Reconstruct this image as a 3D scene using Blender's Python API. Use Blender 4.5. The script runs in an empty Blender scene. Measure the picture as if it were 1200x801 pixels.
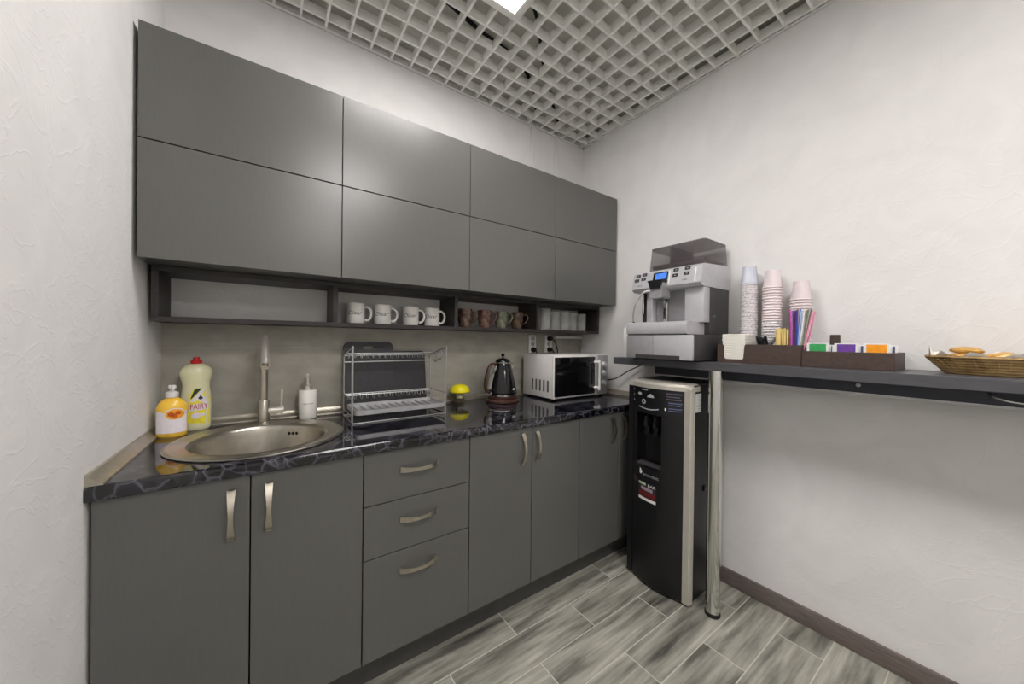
import bpy, bmesh, math, random
from mathutils import Vector, Matrix
random.seed(7)
PI = math.pi
C = bpy.context.scene.collection
SC = bpy.context.scene

# ------------------------------------------------------------------ materials
def lin(c):
    o = []
    for v in c[:3]:
        v = v / 255.0
        o.append(v / 12.92 if v <= 0.04045 else ((v + 0.055) / 1.055) ** 2.4)
    return (o[0], o[1], o[2], 1.0)

MATS = {}
def mat(name, col, rough=0.5, metal=0.0, var=0.06, scale=20.0, stretch=(1, 1, 1), bump=0.0, spec=0.5,
        alpha=1.0, trans=0.0, emit=None, estr=0.0, coat=0.0, ior=1.45):
    if name in MATS: return MATS[name]
    m = bpy.data.materials.new(name); m.use_nodes = True
    nt = m.node_tree; N = nt.nodes; Lk = nt.links
    b = N['Principled BSDF']
    tc = N.new('ShaderNodeTexCoord'); mp = N.new('ShaderNodeMapping'); mp.inputs['Scale'].default_value = stretch
    nz = N.new('ShaderNodeTexNoise'); nz.inputs['Scale'].default_value = scale; nz.inputs['Detail'].default_value = 4
    Lk.new(tc.outputs['Object'], mp.inputs['Vector']); Lk.new(mp.outputs['Vector'], nz.inputs['Vector'])
    rp = N.new('ShaderNodeValToRGB')
    l = lin(col)
    rp.color_ramp.elements[0].color = tuple(max(0, x * (1 - var * 2)) for x in l[:3]) + (1,)
    rp.color_ramp.elements[1].color = tuple(min(1, x * (1 + var * 2)) for x in l[:3]) + (1,)
    rp.color_ramp.elements[0].position = 0.25; rp.color_ramp.elements[1].position = 0.75
    Lk.new(nz.outputs['Fac'], rp.inputs['Fac']); Lk.new(rp.outputs['Color'], b.inputs['Base Color'])
    b.inputs['Roughness'].default_value = rough; b.inputs['Metallic'].default_value = metal
    b.inputs['Specular IOR Level'].default_value = spec
    b.inputs['Alpha'].default_value = alpha; b.inputs['Transmission Weight'].default_value = trans
    b.inputs['Coat Weight'].default_value = coat; b.inputs['IOR'].default_value = ior
    if emit:
        b.inputs['Emission Color'].default_value = lin(emit); b.inputs['Emission Strength'].default_value = estr
    if bump:
        bp = N.new('ShaderNodeBump'); bp.inputs['Strength'].default_value = bump; bp.inputs['Distance'].default_value = 0.002
        Lk.new(nz.outputs['Fac'], bp.inputs['Height']); Lk.new(bp.outputs['Normal'], b.inputs['Normal'])
    MATS[name] = m
    return m

def node_mat(name):
    m = bpy.data.materials.new(name); m.use_nodes = True
    return m, m.node_tree.nodes, m.node_tree.links, m.node_tree.nodes['Principled BSDF']

def ramp(N, stops, interp='LINEAR'):
    r = N.new('ShaderNodeValToRGB'); e = r.color_ramp.elements; r.color_ramp.interpolation = interp
    e[0].position, e[0].color = stops[0][0], stops[0][1]
    e[1].position, e[1].color = stops[-1][0], stops[-1][1]
    for p, c in stops[1:-1]:
        x = e.new(p); x.color = c
    return r

def wall_mat():
    m, N, L, b = node_mat('plaster_white')
    tc = N.new('ShaderNodeTexCoord')
    n1 = N.new('ShaderNodeTexNoise'); n1.inputs['Scale'].default_value = 5; n1.inputs['Detail'].default_value = 6; n1.inputs['Distortion'].default_value = 1.2
    n2 = N.new('ShaderNodeTexNoise'); n2.inputs['Scale'].default_value = 5.5; n2.inputs['Detail'].default_value = 3; n2.inputs['Distortion'].default_value = 2.5
    L.new(tc.outputs['Object'], n1.inputs['Vector']); L.new(tc.outputs['Object'], n2.inputs['Vector'])
    r = ramp(N, [(0.47, (0, 0, 0, 1)), (0.50, (1, 1, 1, 1)), (0.53, (0, 0, 0, 1))])
    L.new(n2.outputs['Fac'], r.inputs['Fac'])
    ad = N.new('ShaderNodeMath'); ad.operation = 'MULTIPLY_ADD'; ad.inputs[1].default_value = 0.16
    L.new(r.outputs['Color'], ad.inputs[0]); L.new(n1.outputs['Fac'], ad.inputs[2])
    bp = N.new('ShaderNodeBump'); bp.inputs['Strength'].default_value = 0.35; bp.inputs['Distance'].default_value = 0.006
    L.new(ad.outputs[0], bp.inputs['Height']); L.new(bp.outputs['Normal'], b.inputs['Normal'])
    cr = ramp(N, [(0.3, lin((223, 222, 220))), (0.7, lin((230, 229, 227)))])
    L.new(n1.outputs['Fac'], cr.inputs['Fac']); L.new(cr.outputs['Color'], b.inputs['Base Color'])
    b.inputs['Roughness'].default_value = 0.75; b.inputs['Specular IOR Level'].default_value = 0.3
    return m

def tile_mat():
    m, N, L, b = node_mat('grey_stone_tile')
    tc = N.new('ShaderNodeTexCoord')
    sep = N.new('ShaderNodeSeparateXYZ'); cmb = N.new('ShaderNodeCombineXYZ')
    L.new(tc.outputs['Object'], sep.inputs[0]); L.new(sep.outputs['X'], cmb.inputs['X'])
    zz = N.new('ShaderNodeMath'); zz.operation = 'ADD'; zz.inputs[1].default_value = -0.885
    L.new(sep.outputs['Z'], zz.inputs[0]); L.new(zz.outputs[0], cmb.inputs['Y'])
    br = N.new('ShaderNodeTexBrick'); br.offset = 0.0
    for k, v in (('Scale', 1.0), ('Mortar Size', 0.0012), ('Mortar Smooth', 0.2), ('Brick Width', 1.2), ('Row Height', 0.305)): br.inputs[k].default_value = v
    br.inputs['Color1'].default_value = lin((166, 163, 151)); br.inputs['Color2'].default_value = lin((160, 157, 146)); br.inputs['Mortar'].default_value = lin((178, 176, 164))
    L.new(cmb.outputs[0], br.inputs['Vector'])
    mp = N.new('ShaderNodeMapping'); mp.inputs['Scale'].default_value = (1.0, 1, 1.8)
    nz = N.new('ShaderNodeTexNoise'); nz.inputs['Scale'].default_value = 9; nz.inputs['Detail'].default_value = 8
    L.new(tc.outputs['Object'], mp.inputs['Vector']); L.new(mp.outputs['Vector'], nz.inputs['Vector'])
    r = ramp(N, [(0.3, (0.82, 0.82, 0.81, 1)), (0.72, (1.12, 1.12, 1.12, 1))]); L.new(nz.outputs['Fac'], r.inputs['Fac'])
    mx = N.new('ShaderNodeMix'); mx.data_type = 'RGBA'; mx.blend_type = 'MULTIPLY'; mx.inputs['Factor'].default_value = 1
    L.new(br.outputs['Color'], mx.inputs['A']); L.new(r.outputs['Color'], mx.inputs['B'])
    L.new(mx.outputs['Result'], b.inputs['Base Color']); b.inputs['Roughness'].default_value = 0.45
    return m

def floor_mat():
    m, N, L, b = node_mat('grey_wood_plank_tile')
    tc = N.new('ShaderNodeTexCoord')
    mp0 = N.new('ShaderNodeMapping'); mp0.inputs['Location'].default_value = (6 * 0.612 - 1.226, 43 * 0.1545 + 0.6935, 0)
    L.new(tc.outputs['Object'], mp0.inputs['Vector'])
    br = N.new('ShaderNodeTexBrick'); br.offset = 0.5; br.offset_frequency = 2
    for k, v in (('Scale', 1.0), ('Mortar Size', 0.0022), ('Mortar Smooth', 0.1), ('Brick Width', 0.612), ('Row Height', 0.1545), ('Bias', 0.0)): br.inputs[k].default_value = v
    br.inputs['Color1'].default_value = (0, 0, 0, 1); br.inputs['Color2'].default_value = (1, 1, 1, 1); br.inputs['Mortar'].default_value = (0.5, 0.5, 0.5, 1)
    L.new(mp0.outputs['Vector'], br.inputs['Vector'])
    # per plank offset for the grain
    sc = N.new('ShaderNodeVectorMath'); sc.operation = 'SCALE'; sc.inputs['Scale'].default_value = 37.0
    L.new(br.outputs['Color'], sc.inputs[0])
    ad = N.new('ShaderNodeVectorMath'); ad.operation = 'ADD'
    mp = N.new('ShaderNodeMapping'); mp.inputs['Scale'].default_value = (1.1, 8.5, 1)
    L.new(tc.outputs['Object'], mp.inputs['Vector']); L.new(mp.outputs['Vector'], ad.inputs[0]); L.new(sc.outputs[0], ad.inputs[1])
    n1 = N.new('ShaderNodeTexNoise'); n1.inputs['Scale'].default_value = 2.2; n1.inputs['Detail'].default_value = 6; n1.inputs['Distortion'].default_value = 0.25; n1.inputs['Roughness'].default_value = 0.55
    L.new(ad.outputs[0], n1.inputs['Vector'])
    mp2 = N.new('ShaderNodeMapping'); mp2.inputs['Scale'].default_value = (2.5, 40, 1)
    L.new(ad.outputs[0], mp2.inputs['Vector'])
    n2 = N.new('ShaderNodeTexNoise'); n2.inputs['Scale'].default_value = 1.2; n2.inputs['Detail'].default_value = 6
    mp2.inputs['Scale'].default_value = (3, 8, 1); L.new(mp2.outputs['Vector'], n2.inputs['Vector'])
    r1 = ramp(N, [(0.30, lin((70, 69, 64))), (0.41, lin((120, 119, 110))), (0.51, lin((152, 151, 140))), (0.66, lin((178, 177, 165)))])
    L.new(n1.outputs['Fac'], r1.inputs['Fac'])
    r2 = ramp(N, [(0.35, (0.78, 0.78, 0.77, 1)), (0.65, (1.12, 1.12, 1.12, 1))]); L.new(n2.outputs['Fac'], r2.inputs['Fac'])
    mx = N.new('ShaderNodeMix'); mx.data_type = 'RGBA'; mx.blend_type = 'MULTIPLY'; mx.inputs['Factor'].default_value = 1
    L.new(r1.outputs['Color'], mx.inputs['A']); L.new(r2.outputs['Color'], mx.inputs['B'])
    m2 = N.new('ShaderNodeMix'); m2.data_type = 'RGBA'; m2.inputs['B'].default_value = lin((196, 196, 184))
    L.new(br.outputs['Fac'], m2.inputs['Factor']); L.new(mx.outputs['Result'], m2.inputs['A'])
    L.new(m2.outputs['Result'], b.inputs['Base Color'])
    b.inputs['Roughness'].default_value = 0.5
    bp = N.new('ShaderNodeBump'); bp.inputs['Strength'].default_value = 0.3; bp.inputs['Distance'].default_value = 0.001; bp.invert = True
    L.new(br.outputs['Fac'], bp.inputs['Height']); L.new(bp.outputs['Normal'], b.inputs['Normal'])
    return m

def marble_mat():
    m, N, L, b = node_mat('black_veined_marble')
    tc = N.new('ShaderNodeTexCoord')
    nz = N.new('ShaderNodeTexNoise'); nz.inputs['Scale'].default_value = 9; nz.inputs['Detail'].default_value = 3
    L.new(tc.outputs['Object'], nz.inputs['Vector'])
    mv = N.new('ShaderNodeVectorMath'); mv.operation = 'SCALE'; mv.inputs['Scale'].default_value = 0.09
    L.new(nz.outputs['Color'], mv.inputs[0])
    ad = N.new('ShaderNodeVectorMath'); ad.operation = 'ADD'
    L.new(tc.outputs['Object'], ad.inputs[0]); L.new(mv.outputs[0], ad.inputs[1])
    vo = N.new('ShaderNodeTexVoronoi'); vo.feature = 'DISTANCE_TO_EDGE'; vo.inputs['Scale'].default_value = 26
    L.new(ad.outputs[0], vo.inputs['Vector'])
    n2 = N.new('ShaderNodeTexNoise'); n2.inputs['Scale'].default_value = 14; n2.inputs['Detail'].default_value = 5
    L.new(tc.outputs['Object'], n2.inputs['Vector'])
    r = ramp(N, [(0.0, lin((90, 89, 99))), (0.06, lin((46, 46, 54))), (0.15, lin((20, 20, 26))), (1.0, lin((10, 10, 13)))])
    L.new(vo.outputs['Distance'], r.inputs['Fac'])
    r2 = ramp(N, [(0.4, (0.15, 0.15, 0.15, 1)), (0.62, (1.1, 1.1, 1.1, 1))]); L.new(n2.outputs['Fac'], r2.inputs['Fac'])
    mx = N.new('ShaderNodeMix'); mx.data_type = 'RGBA'; mx.blend_type = 'MULTIPLY'; mx.inputs['Factor'].default_value = 1
    L.new(r.outputs['Color'], mx.inputs['A']); L.new(r2.outputs['Color'], mx.inputs['B'])
    L.new(mx.outputs['Result'], b.inputs['Base Color'])
    b.inputs['Roughness'].default_value = 0.06; b.inputs['IOR'].default_value = 1.65
    return m

def wicker_mat():
    m, N, L, b = node_mat('woven_wicker')
    tc = N.new('ShaderNodeTexCoord')
    ck = N.new('ShaderNodeTexWave'); ck.bands_direction = 'Z'; ck.inputs['Scale'].default_value = 38; ck.inputs['Distortion'].default_value = 1.5
    nz = N.new('ShaderNodeTexNoise'); nz.inputs['Scale'].default_value = 28; nz.inputs['Detail'].default_value = 4
    L.new(tc.outputs['Object'], ck.inputs['Vector']); L.new(tc.outputs['Object'], nz.inputs['Vector'])
    mu = N.new('ShaderNodeMath'); mu.operation = 'MULTIPLY_ADD'; mu.inputs[1].default_value = 0.4
    L.new(ck.outputs['Fac'], mu.inputs[0]); L.new(nz.outputs['Fac'], mu.inputs[2])
    r = ramp(N, [(0.35, lin((104, 78, 44))), (0.6, lin((158, 126, 78))), (0.95, lin((200, 170, 118)))])
    L.new(mu.outputs[0], r.inputs['Fac']); L.new(r.outputs['Color'], b.inputs['Base Color'])
    b.inputs['Roughness'].default_value = 0.6
    bp = N.new('ShaderNodeBump'); bp.inputs['Strength'].default_value = 0.6; bp.inputs['Distance'].default_value = 0.003
    L.new(mu.outputs[0], bp.inputs['Height']); L.new(bp.outputs['Normal'], b.inputs['Normal'])
    return m

def speck_mat(name, col, dark, scale=160):
    m, N, L, b = node_mat(name)
    tc = N.new('ShaderNodeTexCoord')
    vo = N.new('ShaderNodeTexNoise'); vo.inputs['Scale'].default_value = scale; vo.inputs['Detail'].default_value = 2
    L.new(tc.outputs['Object'], vo.inputs['Vector'])
    r = ramp(N, [(0.38, lin(dark)), (0.5, lin(col))]); L.new(vo.outputs['Fac'], r.inputs['Fac'])
    L.new(r.outputs['Color'], b.inputs['Base Color']); b.inputs['Roughness'].default_value = 0.5
    return m

def glaze_mat(name, c1, c2):
    m, N, L, b = node_mat(name)
    tc = N.new('ShaderNodeTexCoord')
    nz = N.new('ShaderNodeTexNoise'); nz.inputs['Scale'].default_value = 40; nz.inputs['Detail'].default_value = 5
    L.new(tc.outputs['Object'], nz.inputs['Vector'])
    r = ramp(N, [(0.4, lin(c1)), (0.62, lin(c2))]); L.new(nz.outputs['Fac'], r.inputs['Fac'])
    L.new(r.outputs['Color'], b.inputs['Base Color']); b.inputs['Roughness'].default_value = 0.18
    return m

WALL = wall_mat(); TILE = tile_mat(); FLOOR = floor_mat(); MARBLE = marble_mat(); WICKER = wicker_mat()
CAB = mat('grey_laminate', (91, 91, 88), 0.28, 0, 0.025, 30, (8, 8, 0.6), 0.03, spec=0.65)
CABDARK = mat('dark_carcass', (46, 45, 44), 0.6, 0, 0.05, 30)
BLACKWOOD = mat('black_brown_laminate', (52, 48, 48), 0.45, 0, 0.12, 30, (0.6, 8, 8))
PLINTH = mat('dark_plinth', (70, 69, 67), 0.35, 0, 0.06, 20)
NICKEL = mat('satin_nickel', (186, 180, 166), 0.3, 1.0, 0.04, 60)
STEEL = mat('brushed_steel', (188, 183, 172), 0.3, 1.0, 0.05, 40, (1, 1, 1))
CHROME = mat('chrome', (212, 212, 208), 0.1, 1.0, 0.02, 10)
WIRE = mat('rack_wire', (196, 196, 196), 0.38, 1.0, 0.03, 10)
TRIMSTRIP = mat('upstand_strip', (168, 162, 148), 0.3, 0.6, 0.05, 30)
BASEB = mat('wood_baseboard', (112, 102, 97), 0.5, 0, 0.14, 10, (14, 1.5, 14))
GRID = mat('white_grid_metal', (240, 240, 235), 0.5, 0, 0.02, 10)
PLENUM = mat('plenum_grey', (196, 195, 186), 0.9, 0, 0.08, 3)
BAR = mat('bar_slate_laminate', (78, 78, 82), 0.35, 0, 0.06, 20, (1, 1, 4))
BARDARK = mat('bar_apron_laminate', (52, 54, 64), 0.45, 0, 0.06, 20)
WHITEP = mat('white_plastic', (232, 231, 228), 0.35, 0, 0.02, 10)
CERAMIC = mat('white_ceramic', (238, 236, 230), 0.2, 0, 0.02, 10)
BLACKP = mat('black_plastic', (22, 22, 24), 0.35, 0, 0.1, 30)
BLACKGLOSS = mat('black_gloss', (16, 16, 18), 0.12, 0, 0.1, 20)
RUBBER = mat('black_rubber', (16, 16, 16), 0.7, 0, 0.1, 40)
DARKGREY = mat('dark_grey_plastic', (62, 60, 62), 0.4, 0, 0.06, 30)
SILVERP = mat('silver_plastic', (190, 190, 193), 0.32, 0.2, 0.03, 30)
SILVERD = mat('silver_plastic_dim', (156, 155, 158), 0.35, 0.2, 0.04, 30)
CHAMP = mat('champagne_metal', (198, 194, 182), 0.35, 0.35, 0.03, 30)
BROWNBOX = mat('brown_leatherette', (74, 60, 54), 0.55, 0, 0.1, 60, (1, 1, 1), 0.2)
PAPER = mat('white_paper', (238, 235, 226), 0.85, 0, 0.02, 30)
BLUELCD = mat('blue_lcd', (70, 120, 210), 0.3, 0, 0.15, 60, emit=(70, 125, 215), estr=0.5)
YELSOAP = mat('yellow_soap', (242, 196, 66), 0.25, 0, 0.04, 20, coat=0.3)
FAIRYB = mat('pale_green_bottle', (228, 226, 186), 0.28, 0, 0.03, 12, coat=0.3)
RED = mat('red_plastic', (190, 32, 36), 0.35, 0, 0.05, 20)
INK = mat('dark_ink', (40, 40, 44), 0.6, 0, 0.05, 20)
LABELW = mat('label_white', (232, 226, 232), 0.45, 0, 0.03, 60)
LABELY = mat('label_yellow', (240, 226, 60), 0.45, 0, 0.08, 60)
LABELG = mat('label_green', (30, 60, 42), 0.45, 0, 0.1, 60)
LABELO = mat('label_orange', (238, 160, 40), 0.45, 0, 0.12, 120)
FRUIT = mat('label_fruit', (196, 84, 20), 0.45, 0, 0.25, 200)
YELLOW = mat('yellow_sponge', (238, 226, 20), 0.4, 0, 0.06, 60)
BROWNKET = mat('kettle_brown', (66, 40, 34), 0.3, 0, 0.12, 30)
CHARBOARD = speck_mat('speckled_charcoal', (48, 48, 51), (28, 28, 31), 220)
GLASSM = mat('drinking_glass', (232, 234, 230), 0.05, 0, 0.0, 5, alpha=0.27)
SMOKE = None
def smoke_mat():
    m, N, L, b = node_mat('smoked_clear_plastic')
    tc = N.new('ShaderNodeTexCoord'); nz = N.new('ShaderNodeTexNoise'); nz.inputs['Scale'].default_value = 6
    L.new(tc.outputs['Object'], nz.inputs['Vector'])
    r = ramp(N, [(0.3, lin((84, 78, 80))), (0.7, lin((104, 97, 99)))]); L.new(nz.outputs['Fac'], r.inputs['Fac'])
    L.new(r.outputs['Color'], b.inputs['Base Color'])
    b.inputs['Roughness'].default_value = 0.12; b.inputs['Alpha'].default_value = 0.52
    return m
SMOKE = smoke_mat()
MWGLASS = mat('microwave_glass', (14, 14, 16), 0.06, 0, 0.1, 20)
MWBODY = mat('microwave_shell', (216, 214, 210), 0.35, 0.0, 0.03, 20)
BREADM = mat('baked_crust', (204, 160, 88), 0.7, 0, 0.22, 40, bump=0.5)
BREADL = mat('pale_dough', (226, 198, 142), 0.75, 0, 0.15, 40, bump=0.5)
WOODST = mat('pale_wood_stick', (236, 208, 134), 0.6, 0, 0.12, 40, (1, 1, 0.2))
BEAN = mat('coffee_beans', (48, 34, 30), 0.5, 0, 0.3, 120, bump=0.6)
CUPW = speck_mat('paper_cup_print', (226, 222, 222), (190, 186, 190), 130)
CUPTOP = mat('paper_cup_plain', (226, 214, 214), 0.55, 0, 0.02, 20)
CUPBLUE = mat('paper_cup_bluish', (206, 210, 222), 0.5, 0, 0.08, 60, (1, 1, 0.1))

# ------------------------------------------------------------------ mesh helpers
def new(): return bmesh.new()

def box(bm, x0, x1, y0, y1, z0, z1, bev=0.0, seg=2):
    t = bmesh.new(); bmesh.ops.create_cube(t, size=1.0)
    for v in t.verts:
        v.co = Vector(((x0 + x1) / 2 + v.co.x * (x1 - x0), (y0 + y1) / 2 + v.co.y * (y1 - y0), (z0 + z1) / 2 + v.co.z * (z1 - z0)))
    if bev:
        bmesh.ops.bevel(t, geom=list(t.edges), offset=bev, segments=seg, affect='EDGES', profile=0.5)
    add(bm, t); return bm

def add(bm, t, M=None):
    mp = {}
    for v in t.verts: mp[v] = bm.verts.new(M @ v.co if M else v.co)
    for f in t.faces:
        try: bm.faces.new([mp[v] for v in f.verts])
        except ValueError: pass
    t.free()

def loft(bm, rings, caps=True, closed=False):
    vs = [[bm.verts.new(p) for p in r] for r in rings]
    n = len(vs[0]); m = len(vs)
    for i in range(m if closed else m - 1):
        a, b = vs[i], vs[(i + 1) % m]
        for k in range(n):
            bm.faces.new((a[k], a[(k + 1) % n], b[(k + 1) % n], b[k]))
    if caps and not closed:
        bm.faces.new(list(reversed(vs[0]))); bm.faces.new(vs[-1])
    return bm

def tube(bm, pts, r, seg=10, closed=False, radii=None):
    P = [Vector(p) for p in pts]; n = len(P); rings = []
    up = None
    for i in range(n):
        if closed: d = P[(i + 1) % n] - P[i - 1]
        else: d = P[min(i + 1, n - 1)] - P[max(i - 1, 0)]
        d.normalize()
        if up is None:
            up = Vector((0, 0, 1)) if abs(d.z) < 0.9 else Vector((1, 0, 0))
        s = d.cross(up); s.normalize(); up = s.cross(d); up.normalize()
        rr = radii[i] if radii else r
        rings.append([P[i] + s * rr * math.cos(2 * PI * k / seg) + up * rr * math.sin(2 * PI * k / seg) for k in range(seg)])
    return loft(bm, rings, True, closed)

def lathe(bm, prof, seg=32, cx=0, cy=0, sy=1.0, caps=True):
    rings = [[Vector((cx + r * math.cos(2 * PI * k / seg), cy + sy * r * math.sin(2 * PI * k / seg), z)) for k in range(seg)] for r, z in prof]
    return loft(bm, rings, caps)

def prism(bm, poly, ax, a, b):
    def P(u, v, w):
        return {'x': (w, u, v), 'y': (u, w, v), 'z': (u, v, w)}[ax]
    return loft(bm, [[Vector(P(u, v, a)) for u, v in poly], [Vector(P(u, v, b)) for u, v in poly]])

def arc(cx, cz, r, a0, a1, n):
    return [(cx + r * math.cos(math.radians(a0 + (a1 - a0) * i / n)), cz + r * math.sin(math.radians(a0 + (a1 - a0) * i / n))) for i in range(n + 1)]

def rrect(x0, x1, y0, y1, r, n=6):
    return arc(x1 - r, y0 + r, r, -90, 0, n) + arc(x1 - r, y1 - r, r, 0, 90, n) + arc(x0 + r, y1 - r, r, 90, 180, n) + arc(x0 + r, y0 + r, r, 180, 270, n)

def catmull(pts, n=6):
    P = [Vector(p) for p in pts]; P = [P[0] * 2 - P[1]] + P + [P[-1] * 2 - P[-2]]; out = []
    for i in range(1, len(P) - 2):
        for k in range(n):
            t = k / n
            out.append(0.5 * ((2 * P[i]) + (-P[i - 1] + P[i + 1]) * t + (2 * P[i - 1] - 5 * P[i] + 4 * P[i + 1] - P[i + 2]) * t * t + (-P[i - 1] + 3 * P[i] - 3 * P[i + 1] + P[i + 2]) * t ** 3))
    out.append(P[-2]); return out

def obj(name, bm, m, parent=None, sharp=38):
    bmesh.ops.recalc_face_normals(bm, faces=list(bm.faces))
    for f in bm.faces: f.smooth = True
    for e in bm.edges:
        if len(e.link_faces) == 2 and e.calc_face_angle(0) > math.radians(sharp): e.smooth = False
    me = bpy.data.meshes.new(name); bm.to_mesh(me); bm.free()
    me.materials.append(m)
    o = bpy.data.objects.new(name, me); C.objects.link(o)
    if parent: o.parent = parent
    return o

def tag(o, label, cat, group=None):
    o['label'] = label; o['category'] = cat
    if group: o['group'] = group
    return o

def thing(name, label, cat, loc=(0, 0, 0), rotz=0, group=None):
    o = bpy.data.objects.new(name, None); C.objects.link(o); o.empty_display_size = 0.05
    o.location = loc; o.rotation_euler = (0, 0, rotz)
    return tag(o, label, cat, group)

def struct(name, bm, m, parent=None):
    o = obj(name, bm, m, parent)
    if not parent: o['kind'] = 'structure'
    return o

def dup(root, loc=None, rotz=None, label=None, group=None):
    r = root.copy(); C.objects.link(r)
    if loc: r.location = loc
    if rotz is not None: r.rotation_euler = (0, 0, rotz)
    if label: r['label'] = label
    if group: r['group'] = group
    for ch in list(root.children):
        c = ch.copy(); C.objects.link(c); c.parent = r
        for g in list(ch.children):
            d = g.copy(); C.objects.link(d); d.parent = c
    return r

def decal(polys, surf, cuts=4):
    """polys: lists of (u, v) outlines; surf(u, v) -> point; outlines are meshed finely and laid on the surface."""
    bm = bmesh.new()
    for poly in polys:
        t = bmesh.new()
        t.faces.new([t.verts.new((u, v, 0)) for u, v in poly])
        bmesh.ops.triangulate(t, faces=list(t.faces))
        for _ in range(2 if cuts > 2 else 1 if cuts else 0):
            bmesh.ops.subdivide_edges(t, edges=list(t.edges), cuts=1, use_grid_fill=True)
        for v in t.verts: v.co = Vector(surf(v.co.x, v.co.y))
        add(bm, t)
    return bm

def text_decal(txt, size, cx, cz, surf, shear=0.0, xs=1.0):
    cu = bpy.data.curves.new('lettering', 'FONT'); cu.body = txt; cu.size = size; cu.shear = shear; cu.resolution_u = 3
    cu.align_x = 'CENTER'; cu.align_y = 'CENTER'
    o = bpy.data.objects.new('lettering', cu); C.objects.link(o)
    dg = bpy.context.evaluated_depsgraph_get()
    me = bpy.data.meshes.new_from_object(o.evaluated_get(dg))
    bpy.data.objects.remove(o); bpy.data.curves.remove(cu)
    bm = bmesh.new(); bm.from_mesh(me); bpy.data.meshes.remove(me)
    for v in bm.verts: v.co = Vector(surf(cx + v.co.x * xs, cz + v.co.y))
    return bm

def circle(cx, cz, rx, rz=None, n=20):
    rz = rz or rx
    return [(cx + rx * math.cos(2 * PI * k / n), cz + rz * math.sin(2 * PI * k / n)) for k in range(n)]

def rect(x0, x1, z0, z1): return [(x0, z0), (x1, z0), (x1, z1), (x0, z1)]

# ------------------------------------------------------------------ room
LX, RX, ZC = 0.012, 2.306, 2.677
YF = -5.25  # unseen depth, lengthened to hold the added rear fill panels
struct('floor', box(new(), -0.5, 2.42, YF - .1, 0.1, -0.06, 0), FLOOR)
struct('wall_back', box(new(), -0.1, 2.42, 0, 0.1, 0, 2.9), WALL)
def lw(y): return 0.0330 + 0.029 * y      # the left wall is slightly out of square
struct('wall_left', prism(new(), [(-0.5, YF), (lw(YF), YF), (lw(0), 0), (-0.5, 0)], 'z', 0, 2.9), WALL)
struct('wall_right', box(new(), RX, 2.42, YF, 0, 0, 2.9), WALL)
struct('wall_front', box(new(), -0.5, 2.42, YF - .1, YF, 0, 2.9), WALL)
struct('wall_backsplash', box(new(), 0.0331, RX, -0.008, 0, 0.86, 1.290), TILE)
struct('baseboard_right', box(new(), RX - 0.014, RX, YF, -0.01, 0, 0.078, 0.002), BASEB)

# ceiling: solid soffit above, open cell grid below it
ceil = struct('ceiling', box(new(), -0.2, RX, YF, 0, ZC + 0.072, ZC + 0.17), PLENUM)
PANELS = [(0.6765, 1.2765, -1.1635, -0.5635), (0.6765, 1.2765, -2.6635, -2.0635), (0.6765, 1.2765, -4.4635, -3.8635)]  # last two are unseen fill panels added behind the camera
def blocked(x, y, e=0.0):
    return any(a + e < x < b - e and c + e < y < d - e for a, b, c, d in PANELS)
g = new(); W2, GH = 0.0048, 0.045
gx = [0.0765 + 0.1 * k for k in range(23)]; gy = [-0.0635 - 0.1 * k for k in range(52)]
def runs(line, other, vert):
    # split a grid line into runs that avoid the light panels
    edges = [other[0] + (0.06 if vert else -0.06)] if False else None
for x in gx:
    ys = [0.0] + gy + [YF]; start = ys[0]
    for i in range(len(ys) - 1):
        ym = (ys[i] + ys[i + 1]) / 2
        if blocked(x, ym, 0.001):
            if start is not None and start > ys[i]: box(g, x - W2, x + W2, ys[i], start, ZC, ZC + GH)
            start = None
        elif start is None: start = ys[i]
    if start is not None: box(g, x - W2, x + W2, YF, start, ZC, ZC + GH)
for y in gy:
    xs = [lw(y)] + gx + [RX]; start = xs[0]
    for i in range(len(xs) - 1):
        xm = (xs[i] + xs[i + 1]) / 2
        if blocked(xm, y, 0.001):
            if start is not None and start < xs[i]: box(g, start, xs[i], y - W2, y + W2, ZC + 0.0005, ZC + GH)
            start = None
        elif start is None: start = xs[i]
    if start is not None: box(g, start, RX, y - W2, y + W2, ZC + 0.0005, ZC + GH)
obj('ceiling_grid', g, GRID, ceil)
g = new()
box(g, LX, RX, -0.016, 0, ZC - 0.002, ZC + 0.001); box(g, RX - 0.016, RX, YF, 0, ZC - 0.002, ZC + 0.001); prism(g, [(lw(YF), YF), (lw(YF) + 0.016, YF), (lw(0) + 0.016, 0), (lw(0), 0)], 'z', ZC - 0.002, ZC + 0.001)
box(g, LX, RX, -0.003, 0, ZC - 0.002, ZC + 0.03); box(g, RX - 0.003, RX, YF, 0, ZC - 0.002, ZC + 0.03)
obj('edge_angle', g, GRID, ceil)
# dark tubes standing in for the unlit gaps above the grid
g = new()
tube(g, catmull([(0.95, -0.42, ZC + .060), (1.2, -0.37, ZC + .058), (1.45, -0.33, ZC + .061), (1.65, -0.22, ZC + .058), (1.83, -0.03, ZC + .060)]), 0.009, 8)
tube(g, catmull([(1.33, -0.62, ZC + .061), (1.42, -0.55, ZC + .058), (1.55, -0.42, ZC + .061), (1.75, -0.25, ZC + .060), (2.04, -0.03, ZC + .058)]), 0.008, 8)
o = obj('unlit_gap', g, RUBBER, ceil)

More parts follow.
